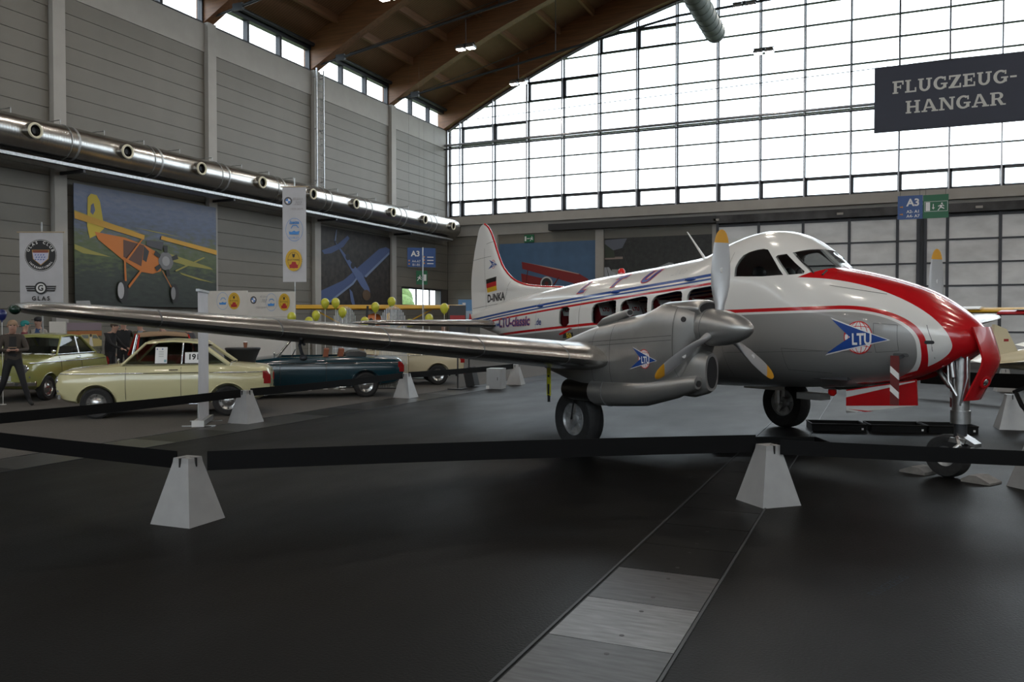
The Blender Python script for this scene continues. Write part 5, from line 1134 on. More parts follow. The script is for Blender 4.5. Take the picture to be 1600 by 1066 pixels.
    for s_ in (-1, 1):
        g = G(); g.lathe([(.10, -.09), (.10, 0), (.088, .022)], (xf-.02, s_*(hw*.70), belt-.27), (1, 0, .02), 24); H = g.build('headlamp_rim', M_chrome, o, 40)
        g = G(); g.lathe([(.087, 0), (.07, .022), (.03, .034), (0, .036)], (xf-.002, s_*(hw*.70), belt-.27), (1, 0, .02), 24); g.build('headlamp_lens', M_lens, H, 60)
        g = G(); g.box(xf-.10, xf-.02, s_*hw*.80-.05, s_*hw*.80+.05, belt-.46, belt-.42); g.build('indicator', M_lens, o)
        g = G(); g.loft([[(xr-.015+.06*k, s_*hw*.80-.05, z), (xr-.015+.06*k, s_*hw*.80+.06, z), (xr+.12, s_*hw*.80+.075, z), (xr+.12, s_*hw*.80-.05, z)] for k, z in ((0, belt-.36), (0, belt-.22), (1, belt-.13))]); g.build('tail_lamp', M_tail, o)
    g = G(); g.box(xf-.01, xf+.012, -.26, .26, .46, .57); PL = g.build('number_plate', mat('plate_white', (.55, .55, .52), .5), o)
    if plate: text('plate_letters', plate, lambda u, v: (xf+.0135, u, .475+v), M_text_k, PL, .11, bold=.002)
    # greenhouse
    wr_, wbl = hw*.74, hw*.90
    yy = lambda z: wbl+(wr_-wbl)*(z-belt)/(roof-belt)
    S_ = lambda pts, s_, off=0: [(x, s_*(yy(z)+off), z) for x, z in pts]
    bx_f, tx_f, tx_r, bx_r = xa-.40, xa-.80, xb+.50, xb-.02
    if style != 'cabrio':
        rf = []
        for x, dz, k in ((tx_f+.06, -.035, .95), (tx_f, -.005, 1), (tx_f-.25, .02, 1), ((tx_f+tx_r)/2, .03, 1), (tx_r+.2, .018, 1), (tx_r, -.005, .98), (tx_r-.10, -.05, .95)):
            z = roof+dz; w = wr_*k; rf.append([(x, -w-.02, z-.035), (x, -w, z-.005), (x, -w*.5, z+.022), (x, 0, z+.03), (x, w*.5, z+.022), (x, w, z-.005), (x, w+.02, z-.035), (x, w*.9, z-.03), (x, 0, z), (x, -w*.9, z-.03)])
        G().loft(rf).build('roof', mat('roof_canvas', roofcol, .8) if roofcol else M_b, o, 45)
        for s_ in (-1, 1):
            zt = roof-.02
            for (x0, x1), rr in (((bx_f, tx_f), .022), ((bx_r, tx_r), .04 if style == 'coupe' else .03)): G().tube([(x0, s_*yy(belt), belt-.01), (x1, s_*yy(zt), zt)], rr, 8).build('pillar', M_b, o, 60)
            G().tube([(-.30, s_*yy(belt), belt-.01), (-.32, s_*yy(zt), zt)], .016, 8).build('pillar', M_chrome, o, 60)
            G().tube([(bx_f-.03, s_*(yy(belt)+.006), belt+.006), (bx_r+.05, s_*(yy(belt)+.006), belt+.006)], .010, 6).build('belt_trim', M_chrome, o, 60)
            for pts in ([(bx_f-.06, belt+.01), (tx_f-.03, zt-.02), (-.325, zt-.02), (-.30, belt+.01)], [(-.32, belt+.01), (-.34, zt-.02), (tx_r+.02, zt-.03), (bx_r+.08, belt+.01)]):
                G().add(S_(pts, s_, -.012)+S_(pts, s_, -.016), [(0, 1, 2, 3), (7, 6, 5, 4), (0, 4, 5, 1), (1, 5, 6, 2), (2, 6, 7, 3), (3, 7, 4, 0)]).build('side_window', M_cglass, o)
        for (x0, x1), nm in (((bx_f-.01, tx_f-.0), 'windscreen'), ((bx_r+.0, tx_r), 'rear_window')):
            zt = roof-.02; G().loft([[(x0+(x1-x0)*k+dx, s_*yy(belt+(zt-belt)*k)*.985, belt+(zt-belt)*k) for dx in (0, .006) for s_ in ((-1, 0, 1) if dx == 0 else (1, 0, -1))] for k in (0, .5, 1)]).build(nm, M_cglass, o)
            G().tube([(x0, -yy(belt)*.97, belt+.005), (x0+.05*(1 if nm == 'windscreen' else -1), 0, belt+.03), (x0, yy(belt)*.97, belt+.005)], .012, 6).build('screen_trim', M_chrome, o, 60)
    else:
        zt = roof-.02
        for s_ in (-1, 1): G().tube([(bx_f, s_*yy(belt), belt-.01), (tx_f+.10, s_*yy(zt), zt)], .02, 8).build('windscreen_pillar', M_chrome, o, 60)
        G().tube([(tx_f+.10, -yy(zt), zt), (tx_f+.08, 0, zt+.03), (tx_f+.10, yy(zt), zt)], .018, 8).build('windscreen_rail', M_chrome, o, 60)
        G().loft([[(bx_f+(tx_f+.10-bx_f)*k+dx, s_*yy(belt+(zt-belt)*k)*.985, belt+(zt-belt)*k) for dx in (0, .006) for s_ in ((-1, 1) if dx == 0 else (1, -1))] for k in (0, 1)]).build('windscreen', M_cglass, o)
        g = G(); g.loft([[(x, -w, belt-.02), (x, -w*.95, belt+h_), (x, 0, belt+h_*1.25), (x, w*.95, belt+h_), (x, w, belt-.02)] for x, w, h_ in ((xb+.45, hw*.74, .05), (xb+.35, hw*.80, .10), (xb+.15, hw*.80, .11), (xb-.02, hw*.76, .07))]); g.build('folded_top', M_black, o, 50)
        G().ring(.17, .012, (xa-.72, .33, belt+.0), (1, 0, .5), 20, 6).build('steering_wheel', M_black, o)
    # seats inside
    M_seat = mat('car_seat_%02d%02d%02d' % tuple(int(99*c) for c in seatcol), seatcol, .6)
    bx('cabin_floor', M_cint, o, xb+.42, xa-.55, -hw*.75, hw*.75, .5 if style == 'cabrio' else belt-.10, (.53 if style == 'cabrio' else belt-.08)) if style == 'cabrio' else None
    for x in (-.22, xb+.62):
        for y in (-.3, .3):
            z0 = .53 if style == 'cabrio' else belt-.02
            g = G(); g.loft([[(x-.05-.10*k, y-.22, z0+k*(belt+.16-z0)), (x+.06-.10*k, y-.22, z0+k*(belt+.16-z0)), (x+.06-.10*k, y+.22, z0+k*(belt+.16-z0)), (x-.05-.10*k, y+.22, z0+k*(belt+.16-z0))] for k in (0, .5, .92, 1)]); g.build('seat_back', M_seat, o, 45)
    # wipers and mirror
    G().tube([(bx_f+.08, .1, belt+.015), (bx_f-.02, .35, belt+.05)], .006, 5).build('wiper', M_black, o); g = G(); g.tube([(xa-.35, hw*.80, belt-.02), (xa-.35, hw*.84, belt+.06)], .007, 5); g.ball((xa-.35, hw*.85, belt+.08), .02, .05, .035); g.build('wing_mirror', M_chrome, o, 50)
    return o
HD = R(-143.2)
cream, tealc, greenc, cream2 = (.60, .56, .33), (.003, .028, .042), (.30, .31, .10), (.58, .50, .34)
C1 = make_car('cream two-door coupe with start number 191 in the window behind a white roll-up stand', (-12.02, 11.56), HD, cream, 'coupe', wb=2.19, belt=.94, roof=1.345, hw=.74)
# show card and start number in the left windows
def on_side(u, v, off=.012):
    wbl, wr_ = .74*.90, .74*.74; return (u, wbl+(wr_-wbl)*(v-.94)/(1.345-.94)+off, v)
def card(x0, x1, z0, z1, nm):
    return G().add([on_side(x0, z0), on_side(x1, z0), on_side(x1, z1), on_side(x0, z1), on_side(x0, z0, .008), on_side(x1, z0, .008), on_side(x1, z1, .008), on_side(x0, z1, .008)], [(0, 1, 2, 3), (7, 6, 5, 4), (0, 4, 5, 1), (1, 5, 6, 2), (2, 6, 7, 3), (3, 7, 4, 0)]).build(nm, M_text_w, C1)
k1 = card(-.06, .14, .965, 1.25, 'show_card'); k2 = card(-.66, -.36, .965, 1.155, 'start_number_card')
text('start_number', '191', lambda u, v: on_side(-.51-u, 1.03+v, .0135), M_text_k, k2, .135, bold=.005)
for z in (1.08, 1.11, 1.14, 1.17): G().add([on_side(.08, z, .0135), on_side(.0, z, .0135), on_side(.0, z+.008, .0135), on_side(.08, z+.008, .0135)], [(0, 1, 2, 3)]).build('card_line', P(.3, .3, .3), k1, norm=False)
G().add([on_side(-.01, .985, .0135), on_side(-.05, .985, .0135), on_side(-.05, 1.03, .0135), on_side(-.01, 1.03, .0135)], [(0, 1, 2, 3)]).build('card_picture', P(.2, .35, .4), k1, norm=False)
for q in (.11, .02): G().add([on_side(x_, z_, .0135) for x_, z_ in [(a, b) for a, b in circ(q, 1.215, .013, 10)]], [tuple(range(10))]).build('card_emblem', P(.08, .12, .3), k1, norm=False)
make_car('dark teal convertible with open top and chrome strip', (-11.96, 15.74), HD, tealc, 'cabrio', wb=2.35, fo=.72, ro=.85, hw=.76, belt=.93, roof=1.32, seatcol=(.22, .06, .02), r=.285)
make_car('cream car partly hidden under the airliner wing behind the teal convertible', (-12.2, 19.7), HD, cream2, 'sedan', wb=2.2, belt=.96, roof=1.40, hw=.75)
make_car('olive-green two-door sedan facing the walking man', (-17.53, 13.13), R(-66), greenc, 'sedan', wb=2.12, belt=.98, roof=1.40, hw=.74, plate='GG', seatcol=(.06, .06, .05), fo=.62)
make_car('red small car with dark seats standing behind the cream coupe', (-15.17, 14.39), R(-36), (.40, .012, .01), 'sedan', roofcol=(.30, .20, .12), wb=1.95, fo=.55, ro=.6, belt=.94, roof=1.43, hw=.70)
# =====================================================================
# CLUB STAND: booth walls, table, roll-up, boards, balloons
# =====================================================================
M_fleece = mat('white_booth_fabric', (.60, .58, .54), .8, noise=(2, .05))
def booth(o0, o1, z1, label, badges):
    o0, o1 = Vector(o0), Vector(o1); w = (o1-o0).length; u = (o1-o0).normalized(); n = Vector((u.y, -u.x, 0))
    pr = Print('booth_wall', label, 'booth wall', (o0.x, o0.y, 0), u, n, w, z1, M_fleece, .04, 'white booth walls')
    pr.polym([(0, z1-.62), (w, z1-.62), (w, z1-.63), (0, z1-.63)], P(.40, .39, .36), 'seam_line')
    for k, x in badges:
        if k == 'r': roundel(pr, x, z1-.20, .095); pr.text('60 Jahre', (x+.32)/w, (z1-.14)/z1, .07, P(.35, .33, .33)); pr.text('707', (x+.32)/w, (z1-.26)/z1, .11, P(.3, .3, .32), shear=.3); pr.text('1959-2019', (x+.22)/w, (z1-.42)/z1, .07, P(.38, .36, .36))
        if k == 'b': car_oval(pr, x, z1-.26, .17, .22, BLU, 1)
        if k == 'y': yellow_oval(pr, x, z1-.26, .165, .215)
    return pr
u0, u1, u2 = (-15.91, 16.3), (-14.59, 16.55), (-13.17, 16.62)
bw1 = booth((*u0, 0), (*u1, 0), 2.50, 'white booth wall with blue and yellow oval badges beside the roll-up stand', [('b', .66), ('y', .98)])
bw1.polym([(.22, 1.55), (.56, 1.55), (.56, 1.90), (.22, 1.90)], M_text_w, 'poster_sheet'); bw1.polym([(.22, 1.72), (.56, 1.72), (.56, 1.90), (.22, 1.90)], M_text_k, 'poster_head'); bw1.text('EL KOMTURO', .29, .715, .055, M_text_w)
bw1.polym([(1.12, 1.60), (1.24, 1.60), (1.24, 1.70), (1.12, 1.70)], P(.12, .11, .10), 'wall_opening')
bw2 = booth((*u1, 0), (*u2, 0), 2.46, 'white booth wall with roundel and club badges below the tall banner', [('r', .20), ('b', .74), ('y', 1.13)])
bw2.text('10', .30, .66, .09, BLU)
# bistro table in stretch cover
t = thing('bistro_table', 'standing table in a black stretch cover in front of the white booth wall', 'table', (-11.87, 13.33, 0))
G().lathe([(.30, 0), (.20, .35), (.19, .60), (.26, .95), (.34, 1.14)], (0, 0, 0), (0, 0, 1), 24).build('stretch_cover', mat('black_stretch_cloth', (.012, .012, .012), .8), t, 60)
G().lathe([(.345, 1.14), (.35, 1.15), (.35, 1.17), (.34, 1.18)], (0, 0, 0), (0, 0, 1), 24).build('table_top', M_dark, t, 40)
c_ = thing('paper_cup', 'brown paper cup on the black standing table', 'cup', (-11.74, 13.26, 1.18)); G().lathe([(.03, 0), (.042, .11)], n=16).build('cup_body', mat('cup_brown', (.22, .08, .04), .6), c_, 50); G().lathe([(.044, .11), (.044, .12), (.038, .125)], n=16).build('cup_lid', M_text_w, c_, 50)
# roll-up stand seen nearly edge-on
a, b = Vector((-10.0, 10.21, 0)), Vector((-10.55, 11.0, 0)); u = (b-a).normalized(); n_ = Vector((u.y, -u.x, 0))
ru = Print('roll_up_stand', 'white roll-up banner stand seen almost edge-on beside the cream coupe', 'banner stand', a, u, n_, (b-a).length, 2.20, M_cloth, .006)
M4 = ru.mat4(); G().box(-.02, (b-a).length+.02, -.10, .07, .02, .10, M4).build('base_case', M_galv, ru.t); G().box(-.035, -.0, -.11, .08, .01, .11, M4).build('base_end_cap', M_white, ru.t)
G().box(-.02, (b-a).length+.02, -.03, .02, 2.19, 2.23, M4).build('top_rail', M_galv, ru.t)
for x in (.1, .8): G().box(x-.02, x+.02, -.28, .24, 0, .02, M4).build('foot', M_galv, ru.t)
ru.polym([(.05, 1.62), (.12, 1.62), (.12, 1.75), (.05, 1.75)], M_text_k, 'printed_mark')
G().tube([tuple(u*.45-n_*.09+Vector((0, 0, .1))), tuple(u*.45-n_*.04+Vector((0, 0, 2.2)))], .012, 6).build('support_pole', M_galv, ru.t)
# picture board of a yellow car, counter below
bd = Print('picture_board', 'picture board of a pale yellow car with a woman in white behind the green sedan', 'board', (-19.62, 15.39, .93), (.915, .40, 0), (.40, -.915, 0), .92, .76, mat('picture_meadow', (.12, .12, .08), .6, noise=(6, .6)), .03)
bd.poly([(0, .55), (1, .55), (1, .72), (0, .70)], P(.35, .13, .04), 'printed_field'); bd.poly([(0, .74), (1, .74), (1, 1), (0, 1)], P(.22, .17, .20), 'printed_blossom')
bd.poly([(0, .12), (0, .36), (.06, .42), (.3, .46), (.42, .60), (.85, .60), (.95, .42), (1, .40), (1, .2), (.3, .12)], P(.45, .36, .14), 'printed_car'); bd.poly([(.34, .46), (.44, .57), (.62, .57), (.62, .45)], P(.16, .18, .17), 'printed_window'); bd.poly([(.74, .46), (.74, .57), (.84, .57), (.92, .45)], P(.14, .16, .15), 'printed_window')
bd.poly(circ(.30, .14, .085, 16, .10), P(.02, .02, .02), 'printed_wheel'); bd.poly(circ(.30, .14, .05, 14, .06), P(.45, .45, .43), 'printed_wheel'); bd.poly([(.64, .18), (.66, .5), (.72, .5), (.76, .18)], P(.6, .58, .55), 'printed_dress'); bd.poly(circ(.69, .56, .035, 10, .05), P(.06, .04, .03), 'printed_hair')
for x in (.05, .87): G().tube([tuple(bd.u*x-bd.n*.02+Vector((0, 0, -.93))), tuple(bd.u*x-bd.n*.02+Vector((0, 0, .05)))], .015, 6).build('board_leg', M_dark, bd.t)
ct = thing('counter', 'white topped counter with black front below the picture board', 'counter', (-19.3, 15.15, 0), R(23.7)); bx('counter_top', M_white, ct, -.1, 1.0, -.22, .05, .74, .80); bx('counter_front', M_black, ct, -.08, .97, -.19, .04, 0, .74); 
wp = Print('white_panel', 'plain white display panel behind the green sedan', 'panel', (-20.05, 15.20, 0), (.915, .40, 0), (.40, -.915, 0), .42, 1.72, M_fleece, .03)
# dark tilted sign and grey cabinet by the tail
ds = Print('info_board', 'dark information board with red band leaning beside the airliner tail', 'board', (-9.91, 18.59, 1.15), (.915, .40, 0), (.40, -.915, 0), .42, .98, mat('board_dark', (.03, .03, .032), .5), .03)
ds.poly([(.05, .62), (.95, .62), (.95, .74), (.05, .74)], P(.35, .03, .03), 'red_band'); ds.text('CLASSIC', .5, .53, .06, P(.5, .5, .5)); ds.text('TUNING', .55, .22, .085, P(.6, .6, .6)); ds.text('2019', .6, .12, .05, P(.5, .5, .5))
G().tube([tuple(ds.u*.21-ds.n*.03+Vector((0, 0, -1.15))), tuple(ds.u*.21-ds.n*.03+Vector((0, 0, .3)))], .02, 8).build('board_post', M_dark, ds.t); bx('board_foot', M_dark, ds.t, -.0, .4, -.1, .25, -1.15, -1.12)
bs = Print('info_board', 'pale blue information sign behind the airliner tail', 'board', (-13.4, 25.8, 1.75), (.915, .40, 0), (.40, -.915, 0), .75, .75, mat('board_blue', (.10, .25, .48), .5), .03); bs.poly([(.2, .6), (.34, .6), (.34, .85), (.2, .85)], M_text_w, 'printed_mark'); bs.poly([(0, 0), (1, 0), (1, .5), (0, .45)], P(.35, .45, .55), 'printed_field')
G().tube([tuple(bs.u*.37-bs.n*.04+Vector((0, 0, -1.75))), tuple(bs.u*.37-bs.n*.04+Vector((0, 0, .3)))], .025, 8).build('board_post', M_dark, bs.t)
cb = thing('cabinet', 'small grey metal cabinet on the floor under the wing', 'cabinet', (-8.98, 19.4, 0), R(8)); bx('cabinet_body', M_ped, cb, -.2, .2, -.2, .2, 0, .52); bx('cabinet_door', mat('cabinet_door', (.36, .37, .38), .5), cb, -.17, .17, -.215, -.2, .05, .47); G().tube([(.1, -.225, .22), (.1, -.225, .30)], .008, 6).build('cabinet_handle', M_chrome, cb); bx('cabinet_foot', M_white, cb, -.2, -.12, -.24, -.2, 0, .08)
lb = thing('leaning_board', 'tilted black board with red stripe standing on the floor near the grey cabinet', 'board', (-9.85, 19.6, 0), R(8)); M_ = Matrix.Rotation(R(-12), 4, 'Y'); G().box(-.02, .22, -.2, .2, .0, .50, M_).build('board_panel', M_black, lb); G().box(-.01, .21, -.202, -.2, .36, .44, M_).build('board_stripe', P(.3, .03, .02), lb)
# balloons
M_bal = mat('yellow_balloon', (.56, .55, .05), .3, coat=.3)
M_bbl = mat('blue_balloon', (.01, .02, .12), .3, coat=.3)
def balloon(x, y, z, label, m=M_bal, k=1, side=False, group='yellow balloons on sticks'):
    o = thing('balloon', label, 'balloon', (x, y, 0), 0, group)
    rx, rz = .105*k, .13*k; prof = [(.012, -rz*1.12), (.03, -rz*1.02), (.06*k, -rz*.85), (rx*.82, -rz*.5), (rx*.98, -rz*.1), (rx, rz*.15), (rx*.9, rz*.5), (rx*.62, rz*.82), (rx*.3, rz*.97), (0, rz)]
    B = G().lathe(prof, (0, 0, z), (1, .3, .15) if side else (0, 0, 1), 20).build('balloon_skin', m, o, 60)
    kz = (-.9*rz*1.1, -.3*rz, -rz*.15) if side else (0, 0, -rz*1.12)
    G().lathe([(.016, -.03), (.008, 0)], (kz[0], kz[1], z+kz[2]), (0, 0, 1), 10).build('balloon_knot', m, o)
    G().tube([(kz[0], kz[1], z+kz[2]), (kz[0], kz[1], .02)], .007, 6).build('balloon_stick', M_white, o); G().lathe([(.06, 0), (.06, .02)], (kz[0], kz[1], 0), n=12).build('stick_base', M_white, o); return o
lab_a = 'yellow balloon on a stick by the left fan of metal rods'; lab_b = 'yellow balloon on a stick by the right fan of metal rods'
for q in ((-12.80, 17.36, 2.18, 'yellow balloon over the booth-side slope of the rod fan nearer the booth'), (-12.58, 17.50, 2.19, 'yellow balloon at the top of the rod fan nearer the booth'), (-12.26, 17.34, 1.95, 'yellow balloon between the rod fan nearer the booth and the orange aircraft engine'), (-12.99, 17.24, 1.87, 'yellow balloon against the dark wing underside, lower end of the rod fan nearer the booth'), (-13.05, 16.36, 1.82, 'yellow balloon touching the edge of the white booth wall'), (-12.92, 16.86, 1.71, 'yellow balloon half sunk behind the airliner wing near the booth'),
          (-11.80, 18.12, 2.09, 'yellow balloon between the two fans of metal rods'), (-11.55, 18.5, 2.23, 'highest yellow balloon, above the rod fan nearer the airliner tail'), (-11.86, 17.73, 1.71, 'low yellow balloon in front of the orange aircraft'), (-12.9, 21.65, 1.68, 'yellow balloon lying sideways on top of the airliner wing line'), (-12.1, 21.44, 1.80, 'yellow balloon just beside the thin white flag'), (-11.7, 21.64, 2.115, 'yellow balloon beside the dark information board')):
    balloon(*q, side='sideways' in q[3], k=1.18 if q[1] > 21 else 1)
balloon(-16.39, 11.37, 1.85, 'dark blue balloon near the wing tip', M_bbl, .85, group=None)
# fans of vertical metal rods
def fan(x, y, label, w=.62, n=17):
    o = thing('rod_screen', label, 'rod screen', (x, y, 0), R(23.75), 'fans of metal rods')
    for i in range(n):
        k = -1+2*i/(n-1); G().box(w/2*k-.008, w/2*k+.008, -.008, .008, .03, 1.62+.50*math.sqrt(max(0, 1-k*k*.97))).build('rod', M_galv, o)
    bx('rod_base', M_dark, o, -w/2-.05, w/2+.05, -.12, .12, 0, .03)
    bx('rod_bar', M_galv, o, -w/2, w/2, .008, .016, 1.0, 1.04)
fan(-12.62, 17.95, 'fan of upright metal rods nearer the white booth'); fan(-11.35, 18.25, 'fan of upright metal rods nearer the airliner tail', .68)
# =====================================================================
# OTHER AIRCRAFT IN THE BACKGROUND
# =====================================================================
M_yfab = mat('yellow_wing_fabric', (.58, .33, .02), .5); M_ofab = mat('orange_fuselage', (.45, .12, .02), .45); M_cfab = mat('cream_aircraft_paint', (.62, .55, .38), .35, coat=.3); M_rfab = mat('red_aircraft_paint', (.38, .015, .02), .35, coat=.3)
def slabwing(g, x0, x1, y0, y1, z, th, dih=0):
    """x chordwise (lead x1), y spanwise"""
    rings = []
    for k in range(9):
        y = y0+(y1-y0)*k/8; e = .75 if k in (0, 8) else 1; zz_ = z+abs(y)*dih; c = x1-x0
        rings.append([(x1-c*a*e, y, zz_+th*b) for a, b in ((0, 0), (.05, .5), (.25, 1), (.6, .7), (1, .05), (.6, -.15), (.2, -.3), (.04, -.25))])
    return g.loft(rings)
oa = thing('orange_aeroplane', 'small orange aeroplane with yellow high wing and radial engine behind the balloons', 'aeroplane', (-14.6, 22.2, 0), R(-66))
slabwing(G(), -1.2, .1, -3.0, 2.85, 2.14, .12).build('wing', M_yfab, oa, 50)
G().loft([[(x, w*math.cos(R(a)), z+h*math.sin(R(a))) for a in range(0, 360, 22)] for x, w, h, z in ((-3.6, .05, .1, 1.35), (-2.0, .25, .35, 1.45), (-.5, .38, .5, 1.5), (.4, .36, .42, 1.5), (.75, .30, .32, 1.5))]).build('fuselage', M_ofab, oa, 50)
e_ = G().lathe([(.16, 0), (.18, .1), (.14, .2), (.05, .24)], (.75, 0, 1.62), (1, 0, 0), 18).build('engine', M_dark, oa, 50)
for k in range(7):
    a_ = 2*math.pi*k/7; G().tube([(.85, .12*math.cos(a_), 1.62+.12*math.sin(a_)), (.85, .25*math.cos(a_), 1.62+.25*math.sin(a_))], .05, 8).build('engine_cylinder', M_black, e_, 50)
for s_ in (-1, 1):
    G().tube([(-.2, s_*.35, 1.3), (-.3, s_*1.9, 2.13)], .025, 6).build('wing_strut', M_yfab, oa); G().tube([(.3, s_*.3, 1.2), (.35, s_*.8, .3)], .03, 6).build('gear_leg', M_ofab, oa); G().lathe([(.2, -.06), (.29, -.04), (.3, 0), (.29, .04), (.2, .06)], (.35, s_*.85, .3), (0, 1, 0), 20).build('tyre', M_rubber, oa, 40)
G().tube([(1.0, -.05, 1.0), (1.0, .05, 2.2)], .035, 8).build('propeller', M_dark, oa); G().tube([(-3.5, 0, 1.3), (-3.6, 0, .16)], .03, 6).build('tail_strut', M_dark, oa); G().lathe([(.06, -.03), (.10, -.02), (.10, .02), (.06, .03)], (-3.62, 0, .1), (0, 1, 0), 14).build('tail_wheel', M_rubber, oa)
slabwing(G(), -3.9, -3.3, -1.1, 1.1, 1.38, .04).build('tailplane', M_yfab, oa, 50); G().prism([(-3.9, 1.3), (-3.2, 1.4), (-3.5, 2.0), (-3.85, 2.05)], lambda u, v, w: (u, w, v), -.03, .03).build('fin', M_yfab, oa)
# white/yellow wing beyond the nose
ya = thing('yellow_winged_aeroplane', 'parked aeroplane with an orange and white wing seen just past the red nose', 'aeroplane', (6.2, 27.6, 0), R(-110))
slabwing(G(), -1.1, .2, -4.4, 3.6, 2.02, .13).build('wing', M_yfab, ya, 50); slabwing(G(), -1.0, .22, -4.4, -3.55, 2.10, .09).build('wing_tip', M_white, ya, 50)
G().loft([[(x, w*math.cos(R(a)), z+h*math.sin(R(a))) for a in range(0, 360, 22)] for x, w, h, z in ((-4, .05, .1, 1.2), (-2.0, .3, .4, 1.3), (.2, .45, .55, 1.4), (1.2, .36, .38, 1.3), (1.5, .15, .15, 1.3))]).build('fuselage', M_yfab, ya, 50)
for s_ in (-1, 1): G().tube([(.3, s_*.3, 1.0), (.35, s_*.9, .3)], .03, 6).build('gear_leg', M_dark, ya); G().lathe([(.2, -.06), (.29, -.04), (.3, 0), (.29, .04), (.2, .06)], (.35, s_*.95, .3), (0, 1, 0), 20).build('tyre', M_rubber, ya, 40)
G().tube([(1.52, -.55, 1.9), (1.52, .1, 1.3), (1.52, .55, .7)], [.02, .06, .02], 8).build('propeller', M_dark, ya, 50); G().tube([(-3.9, 0, 1.15), (-3.95, 0, .1)], .03, 6).build('tail_strut', M_dark, ya)
# cream aircraft tail
ca = thing('cream_aeroplane', 'cream aeroplane whose tail fin and tailplane show behind the nose leg', 'aeroplane', (4.9, 17.5, 0), R(30))
G().loft([[(x, w*math.cos(R(a)), z+h*math.sin(R(a))) for a in range(0, 360, 22)] for x, w, h, z in ((-3.7, .04, .10, 1.06), (-2.0, .25, .32, 1.12), (0, .5, .6, 1.25), (1.5, .45, .5, 1.2), (2.2, .2, .22, 1.15))]).build('fuselage', M_cfab, ca, 50)
G().prism([(-3.75, .95), (-3.15, 1.05), (-3.45, 1.58), (-3.66, 1.66)], lambda u, v, w: (u, w, v), -.035, .035).build('fin', M_cfab, ca)
slabwing(G(), -3.75, -3.15, -1.5, 1.5, 1.0, .05, .10).build('tailplane', M_cfab, ca, 50); slabwing(G(), -.4, .9, -4.2, 4.2, .95, .15, .06).build('wing', M_cfab, ca, 50)
bx('fin_flag', P(.3, .02, .02), ca, -3.5, -3.42, -.042, -.036, 1.38, 1.42)
for s_ in (-1, 1): G().tube([(.3, s_*.9, .95), (.3, s_*.95, .25)], .04, 8).build('gear_leg', M_dark, ca); G().lathe([(.14, -.06), (.22, -.05), (.235, 0), (.22, .05), (.14, .06)], (.3, s_*.97, .235), (0, 1, 0), 20).build('tyre', M_rubber, ca, 40)
G().tube([(1.9, 0, 1.1), (1.9, 0, .2)], .04, 8).build('nose_leg', M_dark, ca); G().lathe([(.12, -.05), (.19, -.04), (.2, 0), (.19, .04), (.12, .05)], (1.9, 0, .2), (0, 1, 0), 20).build('tyre', M_rubber, ca, 40)
# red and white biplane
ra = thing('red_biplane', 'red and white biplane parked behind the cream aeroplane tail', 'aeroplane', (6.0, 23.6, 0), R(-125))
slabwing(G(), -.9, .3, -3.6, 3.6, 1.92, .11).build('upper_wing', M_rfab, ra, 50); slabwing(G(), -1.1, .1, -3.4, 3.4, .85, .11).build('lower_wing', M_rfab, ra, 50)
for y_ in (-3.2, -2.2): bx('wing_stripe', M_white, ra, -.85, .25, y_, y_+.5, 2.02, 2.04)
G().loft([[(x, w*math.cos(R(a)), z+h*math.sin(R(a))) for a in range(0, 360, 22)] for x, w, h, z in ((-4, .05, .1, 1.0), (-2.0, .3, .36, 1.15), (.2, .42, .48, 1.25), (1.1, .4, .42, 1.25), (1.4, .3, .3, 1.25))]).build('fuselage', M_rfab, ra, 50)
for s_ in (-1, 1):
    for x in (-.7, .05): G().tube([(x, s_*2.6, .9), (x, s_*2.7, 1.95)], .03, 6).build('interplane_strut', M_white, ra)
    G().tube([(-.6, s_*2.6, .9), (-.1, s_*.4, 1.95)], .012, 5).build('flying_wire', M_galv, ra); G().tube([(.3, s_*.3, .9), (.4, s_*.75, .3)], .035, 6).build('gear_leg', M_white, ra); G().lathe([(.2, -.06), (.29, -.04), (.3, 0), (.29, .04), (.2, .06)], (.4, s_*.8, .3), (0, 1, 0), 20).build('tyre', M_rubber, ra, 40)
G().tube([(-3.8, 0, .95), (-3.85, 0, .1)], .03, 6).build('tail_strut', M_dark, ra); slabwing(G(), -4.2, -3.5, -1.2, 1.2, 1.05, .05).build('tailplane', M_white, ra, 50); G().prism([(-4.3, 1.0), (-3.4, 1.1), (-3.8, 1.75), (-4.2, 1.8)], lambda u, v, w: (u, w, v), -.03, .03).build('fin', M_rfab, ra)
